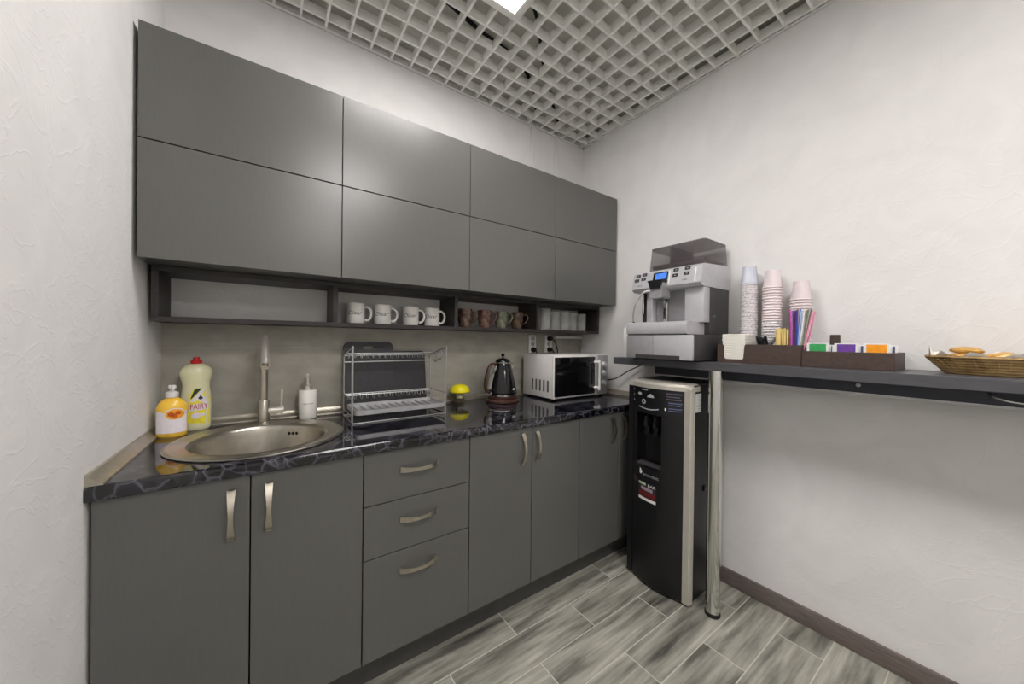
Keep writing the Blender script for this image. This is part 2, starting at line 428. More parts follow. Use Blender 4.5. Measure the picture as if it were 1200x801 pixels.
EM = mat('light_diffuser', (255, 252, 246), 0.5, 0, 0.0, 5, emit=(254, 249, 248), estr=21.0)
EMR = mat('added_rear_fill', (255, 252, 246), 0.5, 0, 0.0, 5, emit=(254, 249, 248), estr=33.0)  # added rear fill, brighter, to lift the shade under the cabinets
for i, (a, b, c, d) in enumerate(PANELS):
    t = thing('ceiling_light', ['bright square LED ceiling panel at top edge of the photo', 'added square fill light panel just behind the viewer', 'added square fill light panel far behind the viewer'][i], 'ceiling light', ((a + b) / 2, (c + d) / 2, ZC - 0.003))
    f = new(); h = (b - a) / 2; w = 0.03
    for q in ((-h, h, -h, -h + w), (-h, h, h - w, h), (-h, -h + w, -h + w, h - w), (h - w, h, -h + w, h - w)): box(f, *q, 0, 0.012, 0.001)
    obj('frame', f, GRID, t); obj('housing', box(new(), -h + 0.004, h - 0.004, -h + 0.004, h - 0.004, 0.0125, 0.042, 0.002), GRID, t)
    obj('diffuser', box(new(), -h + w, h - w, -h + w, h - w, 0.004, 0.009), EM if i == 0 else EMR, t)

# ------------------------------------------------------------------ wall cabinets
UX = [0.034, 0.602, 1.1735, 1.738, 2.288]; UF = -0.337; UT, UM, UB = 2.192, 1.8385, 1.4745
ul = ['leftmost grey wall cabinet with two lift-up doors, next to left wall', 'second grey wall cabinet from the left with bright light glare',
      'third grey wall cabinet from the left above kettle', 'rightmost grey wall cabinet with two lift-up doors near the corner']
for i in range(4):
    a, b = UX[i], UX[i + 1]
    t = thing('wall_cabinet', ul[i], 'cabinet', (a, 0, UB), 0, 'grey wall cabinets')
    w = b - a
    obj('body', box(new(), 0, w - 0.0005, UF + 0.018, -0.003, 0.0005, UT - UB - 0.001), CAB, t)
    obj('door', box(new(), 0.0015, w - 0.0015, UF, UF + 0.017, UM - UB + 0.0018, UT - UB, 0.0008, 1), CAB, t)
    obj('door', box(new(), 0.0015, w - 0.0015, UF, UF + 0.017, 0, UM - UB - 0.0018, 0.0008, 1), CAB, t)

# open shelf below the wall cabinets
SX0, SX1, SY, SZ0, SZ1 = 0.0405, 2.283, -0.20, 1.283, 1.4735
t = thing('open_shelf', 'long black open shelf divided into four bays under the wall cabinets', 'shelf', (SX0, 0, SZ0))
w = SX1 - SX0; H = SZ1 - SZ0
obj('bottom_board', box(new(), 0, w, SY, -0.009, 0, 0.018, 0.001, 1), BLACKWOOD, t)
obj('top_board', box(new(), 0, w, SY, -0.009, H - 0.018, H, 0.001, 1), BLACKWOOD, t)
obj('side_panel', box(new(), 0, 0.018, SY, -0.009, 0.018, H - 0.018), BLACKWOOD, t)
obj('side_panel', box(new(), w - 0.018, w, SY, -0.009, 0.018, H - 0.018), BLACKWOOD, t)
for x in (0.602, 1.172, 1.722):
    obj('divider', box(new(), x - SX0 - 0.009, x - SX0 + 0.009, SY, -0.009, 0.018, H - 0.018), BLACKWOOD, t)

# ------------------------------------------------------------------ base cabinets
HC, CF, DF = 0.88, -0.637, -0.622
BX = [0.0215, 0.3250, 0.6290, 1.0320, 1.3525, 1.6620, 1.972, 2.290]
DB, DT = 0.128, 0.8405
def handle(vert=True, length=0.14):
    rings = []; n = 14
    for i in range(n + 1):
        s = i / n; u = (s - 0.5) * length
        out = 0.001 + 0.026 * (1 - (2 * s - 1) ** 2) ** 0.8
        wd = 0.0055 + 0.0045 * abs(2 * s - 1) ** 1.3
        th = 0.0045
        r = []
        for (aw, ao) in ((-wd, 0), (wd, 0), (wd, th), (-wd, th)):
            r.append(Vector((aw, -out - ao + 0.0, u)) if vert else Vector((u, -out - ao, aw)))
        rings.append(r)
    bm = loft(new(), rings)
    for s in (-1, 1):     # feet reaching the door
        u = s * (length / 2 - 0.004)
        if vert: box(bm, -0.006, 0.006, -0.008, 0.0, u - 0.004, u + 0.004)
        else: box(bm, u - 0.004, u + 0.004, -0.008, 0.0, -0.006, 0.006)
    return bm
def carcass(w, e=0.0):
    bm = new(); d0 = DF + 0.021
    box(bm, e, e + 0.016, d0, -0.02, 0, 0.715); box(bm, w - 0.016, w, d0, -0.02, 0, 0.715)
    box(bm, e + 0.016, w - 0.016, d0, -0.02, 0, 0.016); box(bm, e + 0.016, w - 0.016, -0.036, -0.02, 0.016, 0.715)
    return bm
def base_cab(a, b, label, doors, name='base_cabinet'):
    """doors: (x0, x1, z0, z1, handle x, handle z, vertical)"""
    t = thing(name, label, 'cabinet', (a, 0, 0.125), 0)
    obj('body', carcass(b - a - 0.001, 0.019 if a < 0.03 else 0.0), CABDARK, t)
    for (x0, x1, z0, z1, hx, hz, vert) in doors:
        d = obj('door' if vert else 'drawer', box(new(), x0 - a + 0.0018, x1 - a - 0.0018, DF, DF + 0.018, z0 - 0.125, z1 - 0.125, 0.0008, 1), CAB, t)
        hb = handle(vert)
        for v in hb.verts: v.co += Vector((hx - a, DF, hz - 0.125))
        obj('handle', hb, NICKEL, d)
base_cab(BX[0], BX[2], 'grey base cabinet with two doors under the round sink', [
    (BX[0], BX[1], DB, DT, 0.282, 0.738, True), (BX[1], BX[2], DB, DT, 0.368, 0.740, True)])
base_cab(BX[2], BX[3], 'grey three-drawer base cabinet between sink cabinet and double door cabinet', [
    (BX[2], BX[3], 0.6635, DT, 0.822, 0.768, False), (BX[2], BX[3], 0.4805, 0.6605, 0.822, 0.590, False), (BX[2], BX[3], DB, 0.4775, 0.822, 0.408, False)])
base_cab(BX[3], BX[5], 'grey double door base cabinet below the kettle', [
    (BX[3], BX[4], DB, DT, 1.296, 0.750, True), (BX[4], BX[5], DB, DT, 1.377, 0.750, True)])
base_cab(BX[5], BX[7], 'grey double door base cabinet in the corner, half hidden by the water dispenser', [
    (BX[5], BX[6], DB, DT, 1.908, 0.750, True), (BX[6], BX[7], DB, DT, 2.005, 0.750, True)])
tag(obj('plinth', box(new(), 0.0195, BX[7], -0.552, -0.536, 0, 0.122), PLINTH), 'long dark toe-kick board under all base cabinets', 'plinth')

# ------------------------------------------------------------------ countertop with round sink cut-out
SKX, SKY, SKR = 0.352, -0.352, 0.256
ct = thing('countertop', 'long glossy black marbled countertop with cut-out for the sink', 'countertop', (0, 0, HC))
bm = new(); N_ = 64; x0, x1, y0, y1 = 0.0150, RX - 0.001, CF, -0.0085
hr = SKR - 0.03
def sq(ang, X0, X1, Y0, Y1):
    c, s = math.cos(ang), math.sin(ang)
    tx = ((X1 - SKX) / c) if c > 1e-9 else ((X0 - SKX) / c) if c < -1e-9 else 1e9
    ty = ((Y1 - SKY) / s) if s > 1e-9 else ((Y0 - SKY) / s) if s < -1e-9 else 1e9
    k = min(tx, ty); return SKX + c * k, SKY + s * k
XM = 0.70
angs = sorted([2 * PI * k / N_ for k in range(N_)] + [math.atan2(yy - SKY, xx - SKX) % (2 * PI) for xx in (x0, XM) for yy in (y0 + 0.008, y1)])
rt = []
for a in angs:
    ox, oy = sq(a, x0, XM, y0 + 0.008, y1)
    rt.append((SKX + hr * math.cos(a), SKY + hr * math.sin(a), ox, oy))
for z, flip in ((0, False), (-0.038, True)):
    vi = [bm.verts.new((p[0], p[1], z)) for p in rt]; vo = [bm.verts.new((p[2], p[3], z)) for p in rt]
    for k in range(len(rt)):
        k2 = (k + 1) % len(rt); bm.faces.new((vi[k], vo[k], vo[k2], vi[k2]))
    if z == 0: top_in = vi
    else:
        for k in range(len(rt)):
            k2 = (k + 1) % len(rt); bm.faces.new((top_in[k], top_in[k2], vi[k2], vi[k]))
# rest of the slab to the right, then the rounded front nosing along the full length
for z in (0, -0.038):
    q = [bm.verts.new(p) for p in ((XM, y0 + 0.008, z), (x1, y0 + 0.008, z), (x1, y1, z), (XM, y1, z))]; bm.faces.new(q)
nose = [(y0 + 0.008 + 0.008 * math.cos(math.radians(a)), -0.008 + 0.008 * math.sin(math.radians(a))) for a in (90, 112, 135, 158, 180)] + [(y0, -0.030)] + \
       [(y0 + 0.008 + 0.008 * math.cos(math.radians(a)), -0.030 + 0.008 * math.sin(math.radians(a))) for a in (202, 225, 248, 270)]
prism(bm, nose, 'x', x0, x1)
for xx in (x0, x1):
    q = [bm.verts.new(p) for p in ((xx, y0 + 0.008, 0), (xx, y1, 0), (xx, y1, -0.038), (xx, y0 + 0.008, -0.038))]; bm.faces.new(q)
bmesh.ops.remove_doubles(bm, verts=list(bm.verts), dist=0.0002)
for v in bm.verts:
    if v.co.x < x0 + 0.0005: v.co.x = lw(v.co.y) + 0.0005
obj('slab', bm, MARBLE, ct)
cov = [(0, 0), (0.034, 0), (0.033, 0.004), (0.020, 0.010), (0.011, 0.019), (0.007, 0.027), (0, 0.028)]
bm = prism(new(), [(u * 0.9, v) for u, v in cov], 'y', CF + 0.003, -0.012)
for v in bm.verts: v.co.x = v.co.x * (1.0 if v.co.y < -.3 else 0.7) + lw(v.co.y) + 0.0008
obj('upstand', bm, TRIMSTRIP, ct)
obj('upstand', prism(new(), [(-0.0095 - u * 0.7, v) for u, v in cov], 'x', 0.052, RX - 0.012), TRIMSTRIP, ct)
obj('upstand', prism(new(), [(RX - 0.002 - u, v) for u, v in cov], 'y', CF + 0.003, -0.012), TRIMSTRIP, ct)

# ------------------------------------------------------------------ sink
t = thing('sink', 'round stainless steel sink set into the black countertop', 'sink', (SKX, SKY, HC))
BO = -0.012     # bowl sits a little forward of the rim centre
def ring(r, z, oy=0.0, n=64): return [Vector((r * math.cos(2 * PI * k / n), oy + r * math.sin(2 * PI * k / n), z)) for k in range(n)]
obj('rim', loft(new(), [ring(SKR - 0.008, 0.0005), ring(SKR, 0.001), ring(SKR + 0.001, 0.004), ring(SKR - 0.004, 0.0075), ring(SKR - 0.014, 0.007), ring(SKR - 0.020, 0.004), ring(0.212, 0.004, BO * .6), ring(0.200, 0.006, BO), ring(0.195, 0.003, BO), ring(0.190, -0.004, BO)], False), STEEL, t)
obj('bowl', loft(new(), [ring(0.190, -0.004, BO), ring(0.186, -0.02, BO), ring(0.180, -0.10, BO), ring(0.168, -0.135, BO), ring(0.13, -0.152, BO), ring(0.045, -0.158, BO), ring(0.042, -0.158, BO)], False), STEEL, t)
obj('drain', lathe(new(), [(0.043, -0.159), (0.043, -0.156), (0.036, -0.155), (0.034, -0.162), (0.0, -0.162)], 32, 0, BO), CHROME, t)
bm = new()
for k in (-1, 0, 1):
    a = math.radians(58 + k * 4.5); rr = 0.1845
    t2 = bmesh.new(); bmesh.ops.create_uvsphere(t2, u_segments=10, v_segments=6, radius=0.006)
    M = Matrix.Translation((rr * math.cos(a), BO + rr * math.sin(a), -0.032)) @ Matrix.Rotation(a, 4, 'Z') @ Matrix.Diagonal((0.3, 1, 1, 1))
    add(bm, t2, M)
obj('overflow_holes', bm, BLACKP, t)

# ------------------------------------------------------------------ faucet
SPOUTM = mat('spout_steel', (222, 218, 208), 0.35, 0.7, 0.03, 40)
FX, FY = 0.353, -0.122
t = thing('faucet', 'tall brushed steel faucet standing on the sink rim', 'faucet', (FX, FY, HC + 0.004))
obj('base', lathe(new(), [(0.024, 0), (0.024, 0.006), (0.020, 0.008), (0.020, 0.092), (0.0185, 0.094), (0.0, 0.094)], 28), STEEL, t)
obj('column', lathe(new(), [(0.0135, 0.092), (0.0135, 0.335), (0.0, 0.335)], 24), STEEL, t)
pts = [Vector((0, 0.0, 0.315)), Vector((0, -0.004, 0.340)), Vector((0, -0.022, 0.345)), Vector((0.001, -0.06, 0.320)), Vector((0.003, -0.155, 0.245))]
obj('spout', tube(new(), catmull(pts, 5), 0.014, 20, radii=[0.0135] * 8 + [0.0142] * 13), SPOUTM, t)
obj('nozzle', tube(new(), [(0.003, -0.153, 0.2465), (0.0032, -0.164, 0.238)], 0.012, 16), STEEL, t)
obj('valve', tube(new(), [(0.015, 0, 0.050), (0.068, -0.004, 0.050)], 0.0135, 18), SPOUTM, t)
obj('lever', tube(new(), [(0.060, -0.004, 0.058), (0.061, -0.004, 0.135)], 0.0046, 10), SPOUTM, t)

# ------------------------------------------------------------------ bottles by the sink
def profile_r(prof, z):
    for (r0, z0), (r1, z1) in zip(prof, prof[1:]):
        if z0 <= z <= z1 and z1 > z0: return r0 + (r1 - r0) * (z - z0) / (z1 - z0)
    return prof[-1][0]
def bottle_surf(prof, sy, eps=0.0008):
    def f(x, z):
        r = profile_r(prof, z); k = max(0.02, 1 - (x / r) ** 2)
        return (x, -sy * r * math.sqrt(k) - eps, z)
    return f
# yellow pump soap
t = thing('hand_soap_bottle', 'squat yellow liquid soap bottle with white pump and fruit label', 'soap bottle', (0.088, -0.160, HC), math.radians(4))
prof = [(0.001, 0), (0.036, 0.0), (0.0405, 0.005), (0.0415, 0.02), (0.0415, 0.085), (0.041, 0.10), (0.037, 0.115), (0.028, 0.127), (0.018, 0.134), (0.0155, 0.137), (0.0155, 0.140), (0.001, 0.140)]
obj('bottle', lathe(new(), prof, 36, sy=0.75), YELSOAP, t)
S = bottle_surf(prof, 0.75); n = 12
up = [(-0.039 + 0.078 * i / n, 0.088 + 0.006 * math.sin(i / n * PI * 1.5 + 2)) for i in range(n + 1)]
lab = obj('label_panel', decal([[(-0.039 + 0.078 * i / n, 0.016) for i in range(n + 1)] + up[::-1]], S), LABELW, t)
S2 = bottle_surf(prof, 0.75, 0.0014)
obj('fruit_picture', decal([circle(0.010, 0.081, 0.027, 0.021)], S2), LABELW, lab)
S3 = bottle_surf(prof, 0.75, 0.0019)
obj('fruit_picture', decal([circle(0.010, 0.081, 0.024, 0.018)], S3), LABELO, lab)
S4 = bottle_surf(prof, 0.75, 0.0024)
obj('fruit_picture', decal([circle(0.001, 0.081, 0.009, 0.008, 9), circle(0.018, 0.085, 0.008, 0.007, 9), circle(0.010, 0.075, 0.007, 0.006, 9)], S4), FRUIT, lab)
obj('pump_collar', lathe(new(), [(0.017, 0.138), (0.0175, 0.140), (0.0175, 0.154), (0.012, 0.158), (0.006, 0.160), (0.006, 0.170), (0.0, 0.170)], 24), WHITEP, t)
bm = lathe(new(), [(0.009, 0.168), (0.011, 0.170), (0.011, 0.178), (0.008, 0.181), (0, 0.181)], 20); tube(bm, [(0, 0, 0.176), (0.006, -0.028, 0.173)], 0.005, 10)
obj('pump_head', bm, WHITEP, t)
# washing-up liquid
t = thing('dish_liquid_bottle', 'tall pale green-yellow dish liquid bottle with red cap', 'dish liquid bottle', (0.142, -0.080, HC), math.radians(5))
prof = [(0.001, 0), (0.038, 0), (0.043, 0.006), (0.044, 0.02), (0.0445, 0.10), (0.0425, 0.135), (0.039, 0.160), (0.0395, 0.178), (0.044, 0.195), (0.0475, 0.210), (0.0475, 0.220), (0.042, 0.234), (0.030, 0.245), (0.018, 0.250), (0.015, 0.252), (0.001, 0.252)]
obj('bottle', lathe(new(), prof, 40, sy=0.62), FAIRYB, t)
S = bottle_surf(prof, 0.62)
lab = obj('label_panel', decal([[(-0.022, 0.030), (0.038, 0.022), (0.038, 0.150), (0.028, 0.158), (-0.006, 0.158), (-0.020, 0.120)]], S), LABELY, t)
S2 = bottle_surf(prof, 0.62, 0.0014); S3 = bottle_surf(prof, 0.62, 0.002)
obj('printed_corner', decal([[(-0.016, 0.118), (-0.003, 0.157), (0.017, 0.157), (-0.010, 0.122)]], S2), LABELG, lab)
obj('printed_band', decal([[(-0.018, 0.108), (0.000, 0.108), (0.031, 0.157), (0.019, 0.157)], [(0.0, 0.118), (0.012, 0.142), (0.030, 0.118), (0.034, 0.100), (0.012, 0.108)]], S2), LABELW, lab)
obj('printed_shape', decal([[(0.006, 0.120), (0.013, 0.133), (0.021, 0.120), (0.014, 0.114)]], S3), LABELG, lab)
obj('printed_band', decal([[(-0.020, 0.072), (0.036, 0.078), (0.036, 0.104), (-0.017, 0.098)], circle(0.000, 0.055, 0.013, 0.012), circle(0.018, 0.058, 0.008, 0.007)], S2), LABELW, lab)
obj('lettering', text_decal('FAIRY', 0.030, 0.009, 0.0885, S3, 0.0, 0.66), RED, lab)
bm = lathe(new(), [(0.0165, 0.250), (0.0175, 0.252), (0.0165, 0.262), (0.010, 0.266), (0.009, 0.275), (0.0, 0.276)], 24)
obj('cap', bm, RED, t)
# white soap dispenser
t = thing('soap_dispenser', 'white cylindrical soap dispenser with metal pump beside the sink', 'soap dispenser', (0.512, -0.082, HC))
prof = [(0.001, 0), (0.034, 0), (0.0355, 0.002), (0.0355, 0.123), (0.0345, 0.125), (0.001, 0.125)]
obj('body', lathe(new(), prof, 36), CERAMIC, t)
def cyl(x, z): a = x / 0.0358; return (0.0358 * math.sin(a), -0.0358 * math.cos(a), z)
obj('lettering', text_decal('HAND SOAP', 0.0075, -0.003, 0.066, cyl), INK, t)
obj('pump_collar', lathe(new(), [(0.013, 0.125), (0.0135, 0.127), (0.0135, 0.142), (0.010, 0.146), (0.005, 0.148), (0.005, 0.178), (0, 0.178)], 20), SPOUTM, t)
bm = lathe(new(), [(0.008, 0.176), (0.0085, 0.178), (0.0085, 0.190), (0.006, 0.194), (0, 0.194)], 18); tube(bm, [(0, 0, 0.186), (-0.008, -0.032, 0.183)], 0.004, 10)
obj('pump_head', bm, SPOUTM, t)

# ------------------------------------------------------------------ cutting boards behind the rack
def board(x0, x1, h, hole, label, y, tilt):
    t = thing('cutting_board', label, 'cutting board', ((x0 + x1) / 2, y, HC + 0.001), 0, 'cutting boards')
    w = (x1 - x0) / 2; th = 0.010
    o0 = rrect(-w, w, 0, h, 0.022); outer = []
    for (p, q) in zip(o0, o0[1:] + o0[:1]):
        m = max(1, int(math.hypot(q[0] - p[0], q[1] - p[1]) / 0.012))
        outer += [(p[0] + (q[0] - p[0]) * k / m, p[1] + (q[1] - p[1]) * k / m) for k in range(m)]
    bm = new()
    if hole:
        n = len(outer); hc = (0.0, h - 0.028)
        # ring between outline and the oval hand hole, front and back
        inn = []
        for (u, v) in outer:
            a = math.atan2((v - hc[1]), u - hc[0]); inn.append((hc[0] + 0.034 * math.cos(a), hc[1] + 0.010 * math.sin(a)))
        R = [[Vector((u, th / 2 * s, v)) for u, v in P] for P, s in ((inn, -1), (outer, -1), (outer, 1), (inn, 1))]
        loft(bm, R, False, True)
    else: prism(bm, outer, 'y', -th / 2, th / 2)
    bmesh.ops.rotate(bm, verts=list(bm.verts), cent=(0, 0, 0), matrix=Matrix.Rotation(-tilt, 3, 'X'))
    obj('board', bm, CHARBOARD, t)
board(0.662, 0.893, 0.338, True, 'taller speckled charcoal cutting board with oval hand hole, behind the dish rack', -0.085, math.radians(9))
board(0.878, 1.066, 0.292, False, 'shorter speckled charcoal cutting board without hole, behind the dish rack', -0.068, math.radians(8))

# ------------------------------------------------------------------ dish rack
RX0, RX1, RYF, RYB = 0.650, 1.062, -0.322, -0.125
t = thing('dish_rack', 'chrome wire dish drying rack with drip tray in front of cutting boards', 'dish rack', (RX0, RYF, HC))
w = RX1 - RX0; dp = RYB - RYF; r_ = 0.0027
for x, s in ((0.0, -1), (w, 1)):
    bm = new()
    loop = [(x, 0, r_), (x, 0, 0.320), (x, dp, 0.275), (x, dp, r_)]
    tube(bm, [loop[0], loop[1]], r_); tube(bm, [loop[1], loop[2]], r_ * .8); tube(bm, [loop[2], loop[3]], r_); tube(bm, [loop[3], loop[0]], r_)
    tube(bm, [(x, 0, 0.100), (x, dp, 0.100)], r_ * .8); tube(bm, [(x, 0, 0.03), (x, dp, 0.03)], r_ * .8)
    tube(bm, [(x, 0.02, 0.310), (x, 0.02, r_)], r_ * .8)
    obj('end_frame', bm, WIRE, t)
bm = new()
for y, z in ((dp, 0.275), (dp, 0.245), (dp, 0.098), (dp - 0.045, 0.285), (dp - 0.05, 0.098), (0.0, r_), (dp, r_)):
    tube(bm, [(0, y, z), (w, y, z)], r_)
obj('cross_rails', bm, WIRE, t)
for i in range(15):
    x = 0.015 + (w - 0.03) * i / 14
    obj('plate_divider', tube(new(), catmull([(x, dp, 0.098), (x, dp - 0.010, 0.078), (x, dp - 0.040, 0.078), (x, dp - 0.05, 0.098)], 3), 0.002, 6), WIRE, t)
    obj('plate_divider', tube(new(), catmull([(x, dp, 0.275), (x, dp - 0.012, 0.262), (x, dp - 0.033, 0.266), (x, dp - 0.045, 0.285)], 3), 0.002, 6), WIRE, t)
bm = new()
tr = rrect(0.006, w - 0.006, -0.03, dp - 0.03, 0.02)
loft(bm, [[Vector((u, v, 0.040)) for u, v in tr], [Vector((u, v, 0.058)) for u, v in tr],
          [Vector((0.206 + (u - 0.206) * 0.975, dp / 2 - .03 + (v - dp / 2 + .03) * 0.95, 0.058)) for u, v in tr],
          [Vector((0.206 + (u - 0.206) * 0.97, dp / 2 - .03 + (v - dp / 2 + .03) * 0.94, 0.044)) for u, v in tr]])
for i in range(12):
    x = 0.03 + (w - 0.06) * i / 11; tube(bm, [(x, -0.018, 0.0475), (x, dp - 0.04, 0.0475)], 0.0035, 6)
obj('drip_tray', bm, mat('tray_metal', (186, 186, 188), 0.35, 0.6, 0.05, 30), t)
bm = new()
for k in range(3):      # cup hooks at the right end
    y0_ = 0.03 + 0.055 * k
    c = (w + 0.004, y0_, 0.290 - 0.012 * k)
    tube(bm, [(c[0], c[1] + 0.024 * math.cos(a * PI / 8), c[2] + 0.024 * math.sin(a * PI / 8)) for a in range(-11, 6)], 0.0022, 6)
obj('cup_hook', bm, WIRE, t)

# ------------------------------------------------------------------ yellow dish brush
t = thing('dish_brush', 'small palm dish brush with bright yellow domed top', 'dish brush', (1.258, -0.080, HC))
obj('dome', lathe(new(), [(0.001, 0.055), (0.050, 0.055), (0.056, 0.060), (0.056, 0.067), (0.049, 0.084), (0.034, 0.095), (0.016, 0.100), (0.0, 0.101)], 32), YELLOW, t)
obj('neck', lathe(new(), [(0.022, 0.024), (0.018, 0.038), (0.024, 0.055), (0.0, 0.056)], 24), mat('clear_grey_neck', (176, 172, 140), 0.25, 0, 0.2, 60), t)
bm = new()
for k in range(40):
    a = k * 2.4; rr = 0.022 * math.sqrt(k / 40); tube(bm, [(rr * math.cos(a), rr * math.sin(a), 0.026), (rr * 1.4 * math.cos(a), rr * 1.4 * math.sin(a), 0.0)], 0.0016, 5)
obj('bristles', bm, mat('brush_bristles', (96, 88, 60), 0.6, 0, 0.2, 60), t)

# ------------------------------------------------------------------ kettle
KX, KY = 1.478, -0.185
t = thing('kettle', 'black conical electric kettle with chrome trim on a brown base', 'kettle', (KX, KY, HC))
obj('power_base', lathe(new(), [(0.001, 0), (0.094, 0), (0.098, 0.004), (0.098, 0.014), (0.090, 0.020), (0.001, 0.020)], 40), BROWNKET, t)
obj('body', lathe(new(), [(0.080, 0.044), (0.083, 0.050), (0.083, 0.060), (0.078, 0.085), (0.068, 0.130), (0.057, 0.175), (0.047, 0.215), (0.044, 0.222), (0.001, 0.222)], 44), BLACKGLOSS, t)
obj('lower_skirt', lathe(new(), [(0.078, 0.021), (0.083, 0.024), (0.084, 0.036), (0.084, 0.038), (0.001, 0.038)], 40), BROWNKET, t)
obj('chrome_ring', lathe(new(), [(0.083, 0.037), (0.0855, 0.039), (0.0855, 0.046), (0.082, 0.048), (0.001, 0.048)], 44), CHROME, t)
obj('chrome_ring', lathe(new(), [(0.045, 0.219), (0.0465, 0.221), (0.0465, 0.226), (0.043, 0.228), (0.001, 0.228)], 36), CHROME, t)
lid = obj('lid', lathe(new(), [(0.043, 0.227), (0.042, 0.234), (0.034, 0.243), (0.020, 0.249), (0.001, 0.250)], 36), BLACKGLOSS, t)
obj('lid_knob', lathe(new(), [(0.004, 0.249), (0.004, 0.258), (0.009, 0.263), (0.011, 0.270), (0.008, 0.277), (0, 0.279)], 20), BLACKGLOSS, lid)
# handle on the left, spout on the right (seen from the room)
pts = catmull([(-0.040, 0, 0.214), (-0.075, -0.004, 0.218), (-0.102, -0.008, 0.190), (-0.118, -0.010, 0.140), (-0.122, -0.010, 0.095), (-0.114, -0.010, 0.070)], 6)
bm = new(); rings = []
for i, p in enumerate(pts):
    wv = 0.011
    d = (pts[min(i + 1, len(pts) - 1)] - pts[max(0, i - 1)]).normalized(); s = Vector((0, 1, 0)); u = d.cross(s)
    rings.append([p + s * wv * math.cos(a * PI / 5) + u * 0.008 * math.sin(a * PI / 5) for a in range(10)])
obj('handle', loft(bm, rings), BROWNKET, t)
bm = new()
pts = catmull([(-0.048, -0.004, 0.206), (-0.072, -0.008, 0.165), (-0.088, -0.010, 0.115), (-0.096, -0.010, 0.072), (-0.090, -0.008, 0.050)], 5)
rings = [[p + Vector((dx, dy, 0)) for dx, dy in ((-0.008, -0.010), (0.006, -0.010), (0.006, 0.010), (-0.008, 0.010))] for p in pts]
obj('handle_strap', loft(bm, rings), CHROME, t)
bm = new(); prism(bm, [(0.040, 0.222), (0.075, 0.222), (0.070, 0.200), (0.058, 0.160), (0.052, 0.160)], 'y', -0.012, 0.012)
obj('spout', bm, CHROME, t)
def ksurf(x, z):
    a = x / 0.08 + 0.35; r = 0.083 - (z - 0.06) * 0.22 + 0.0012; return (r * math.sin(a), -r * math.cos(a), z)
obj('badge', decal([circle(0, 0.078, 0.013, 0.006)], ksurf), SILVERP, t)

# ------------------------------------------------------------------ microwave
MX0, MX1, MYF, MYB = 1.722, 2.192, -0.350, -0.060
t = thing('microwave', 'white and black microwave oven at the right end of countertop', 'microwave', (MX0, MYF, HC))
w = MX1 - MX0; d = MYB - MYF; z0, z1 = 0.012, 0.268
obj('casing', box(new(), 0, w, 0.012, d, z0, z1, 0.004), MWBODY, t)
obj('front_frame', box(new(), 0, w, 0.0, 0.0125, z0, z1, 0.002), MWBODY, t)
dr = obj('door', box(new(), 0.008, 0.345, -0.010, 0.002, z0 + 0.012, z1 - 0.012, 0.003), MWGLASS, t)
obj('window_frame', box(new(), 0.010, 0.375, -0.006, 0.001, z0 + 0.006, z0 + 0.012, 0.001), SILVERP, dr)
hb = tube(new(), [(0.357, -0.035, z0 + 0.035), (0.357, -0.035, z1 - 0.030)], 0.007, 12)
for zz in (z0 + 0.05, z1 - 0.045): tube(hb, [(0.357, -0.036, zz), (0.340, -0.006, zz)], 0.008, 10)
obj('door_handle', hb, WHITEP, dr)
pn = obj('control_panel', box(new(), 0.378, w - 0.004, -0.008, 0.002, z0 + 0.006, z1 - 0.004, 0.003), SILVERD, t)
for zz in (0.205, 0.150, 0.088):
    kb = new(); lathe(kb, [(0.019, 0), (0.019, 0.006), (0.015, 0.010), (0.013, 0.020), (0, 0.021)], 24)
    box(kb, -0.003, 0.003, -0.014, 0.014, 0.018, 0.024, 0.001, 1)
    for v in kb.verts: v.co = Vector((0.423 + v.co.x, -0.008 - v.co.z, zz + v.co.y))
    obj('dial', kb, SILVERP, pn)
bm = new()
for i in range(5):
    y = 0.040 + i * 0.036
    P_ = [(u, v) for u, v in rrect(y, y + 0.016, 0.048, 0.118, 0.006, 3)]
    prism(bm, P_, 'x', -0.0012, 0.001)
obj('vent_slots', bm, mat('vent_grey', (96, 94, 92), 0.6), t)
for x in (0.03, w - 0.03):
    for y in (0.03, d - 0.03): obj('foot', lathe(new(), [(0.012, 0), (0.013, 0.003), (0.012, 0.014), (0, 0.014)], 16, x, y), RUBBER, t)
cb = tube(new(), catmull([(2.194, -0.19, 0.985), (2.225, -0.25, 0.970), (2.255, -0.36, 0.985), (2.272, -0.46, 1.045), (2.285, -0.54, 1.085), (2.297, -0.58, 1.10)], 6), 0.0035, 8)
tag(obj('power_cable', cb, RUBBER), 'thin black cable running from microwave to underside of the bar', 'cable')

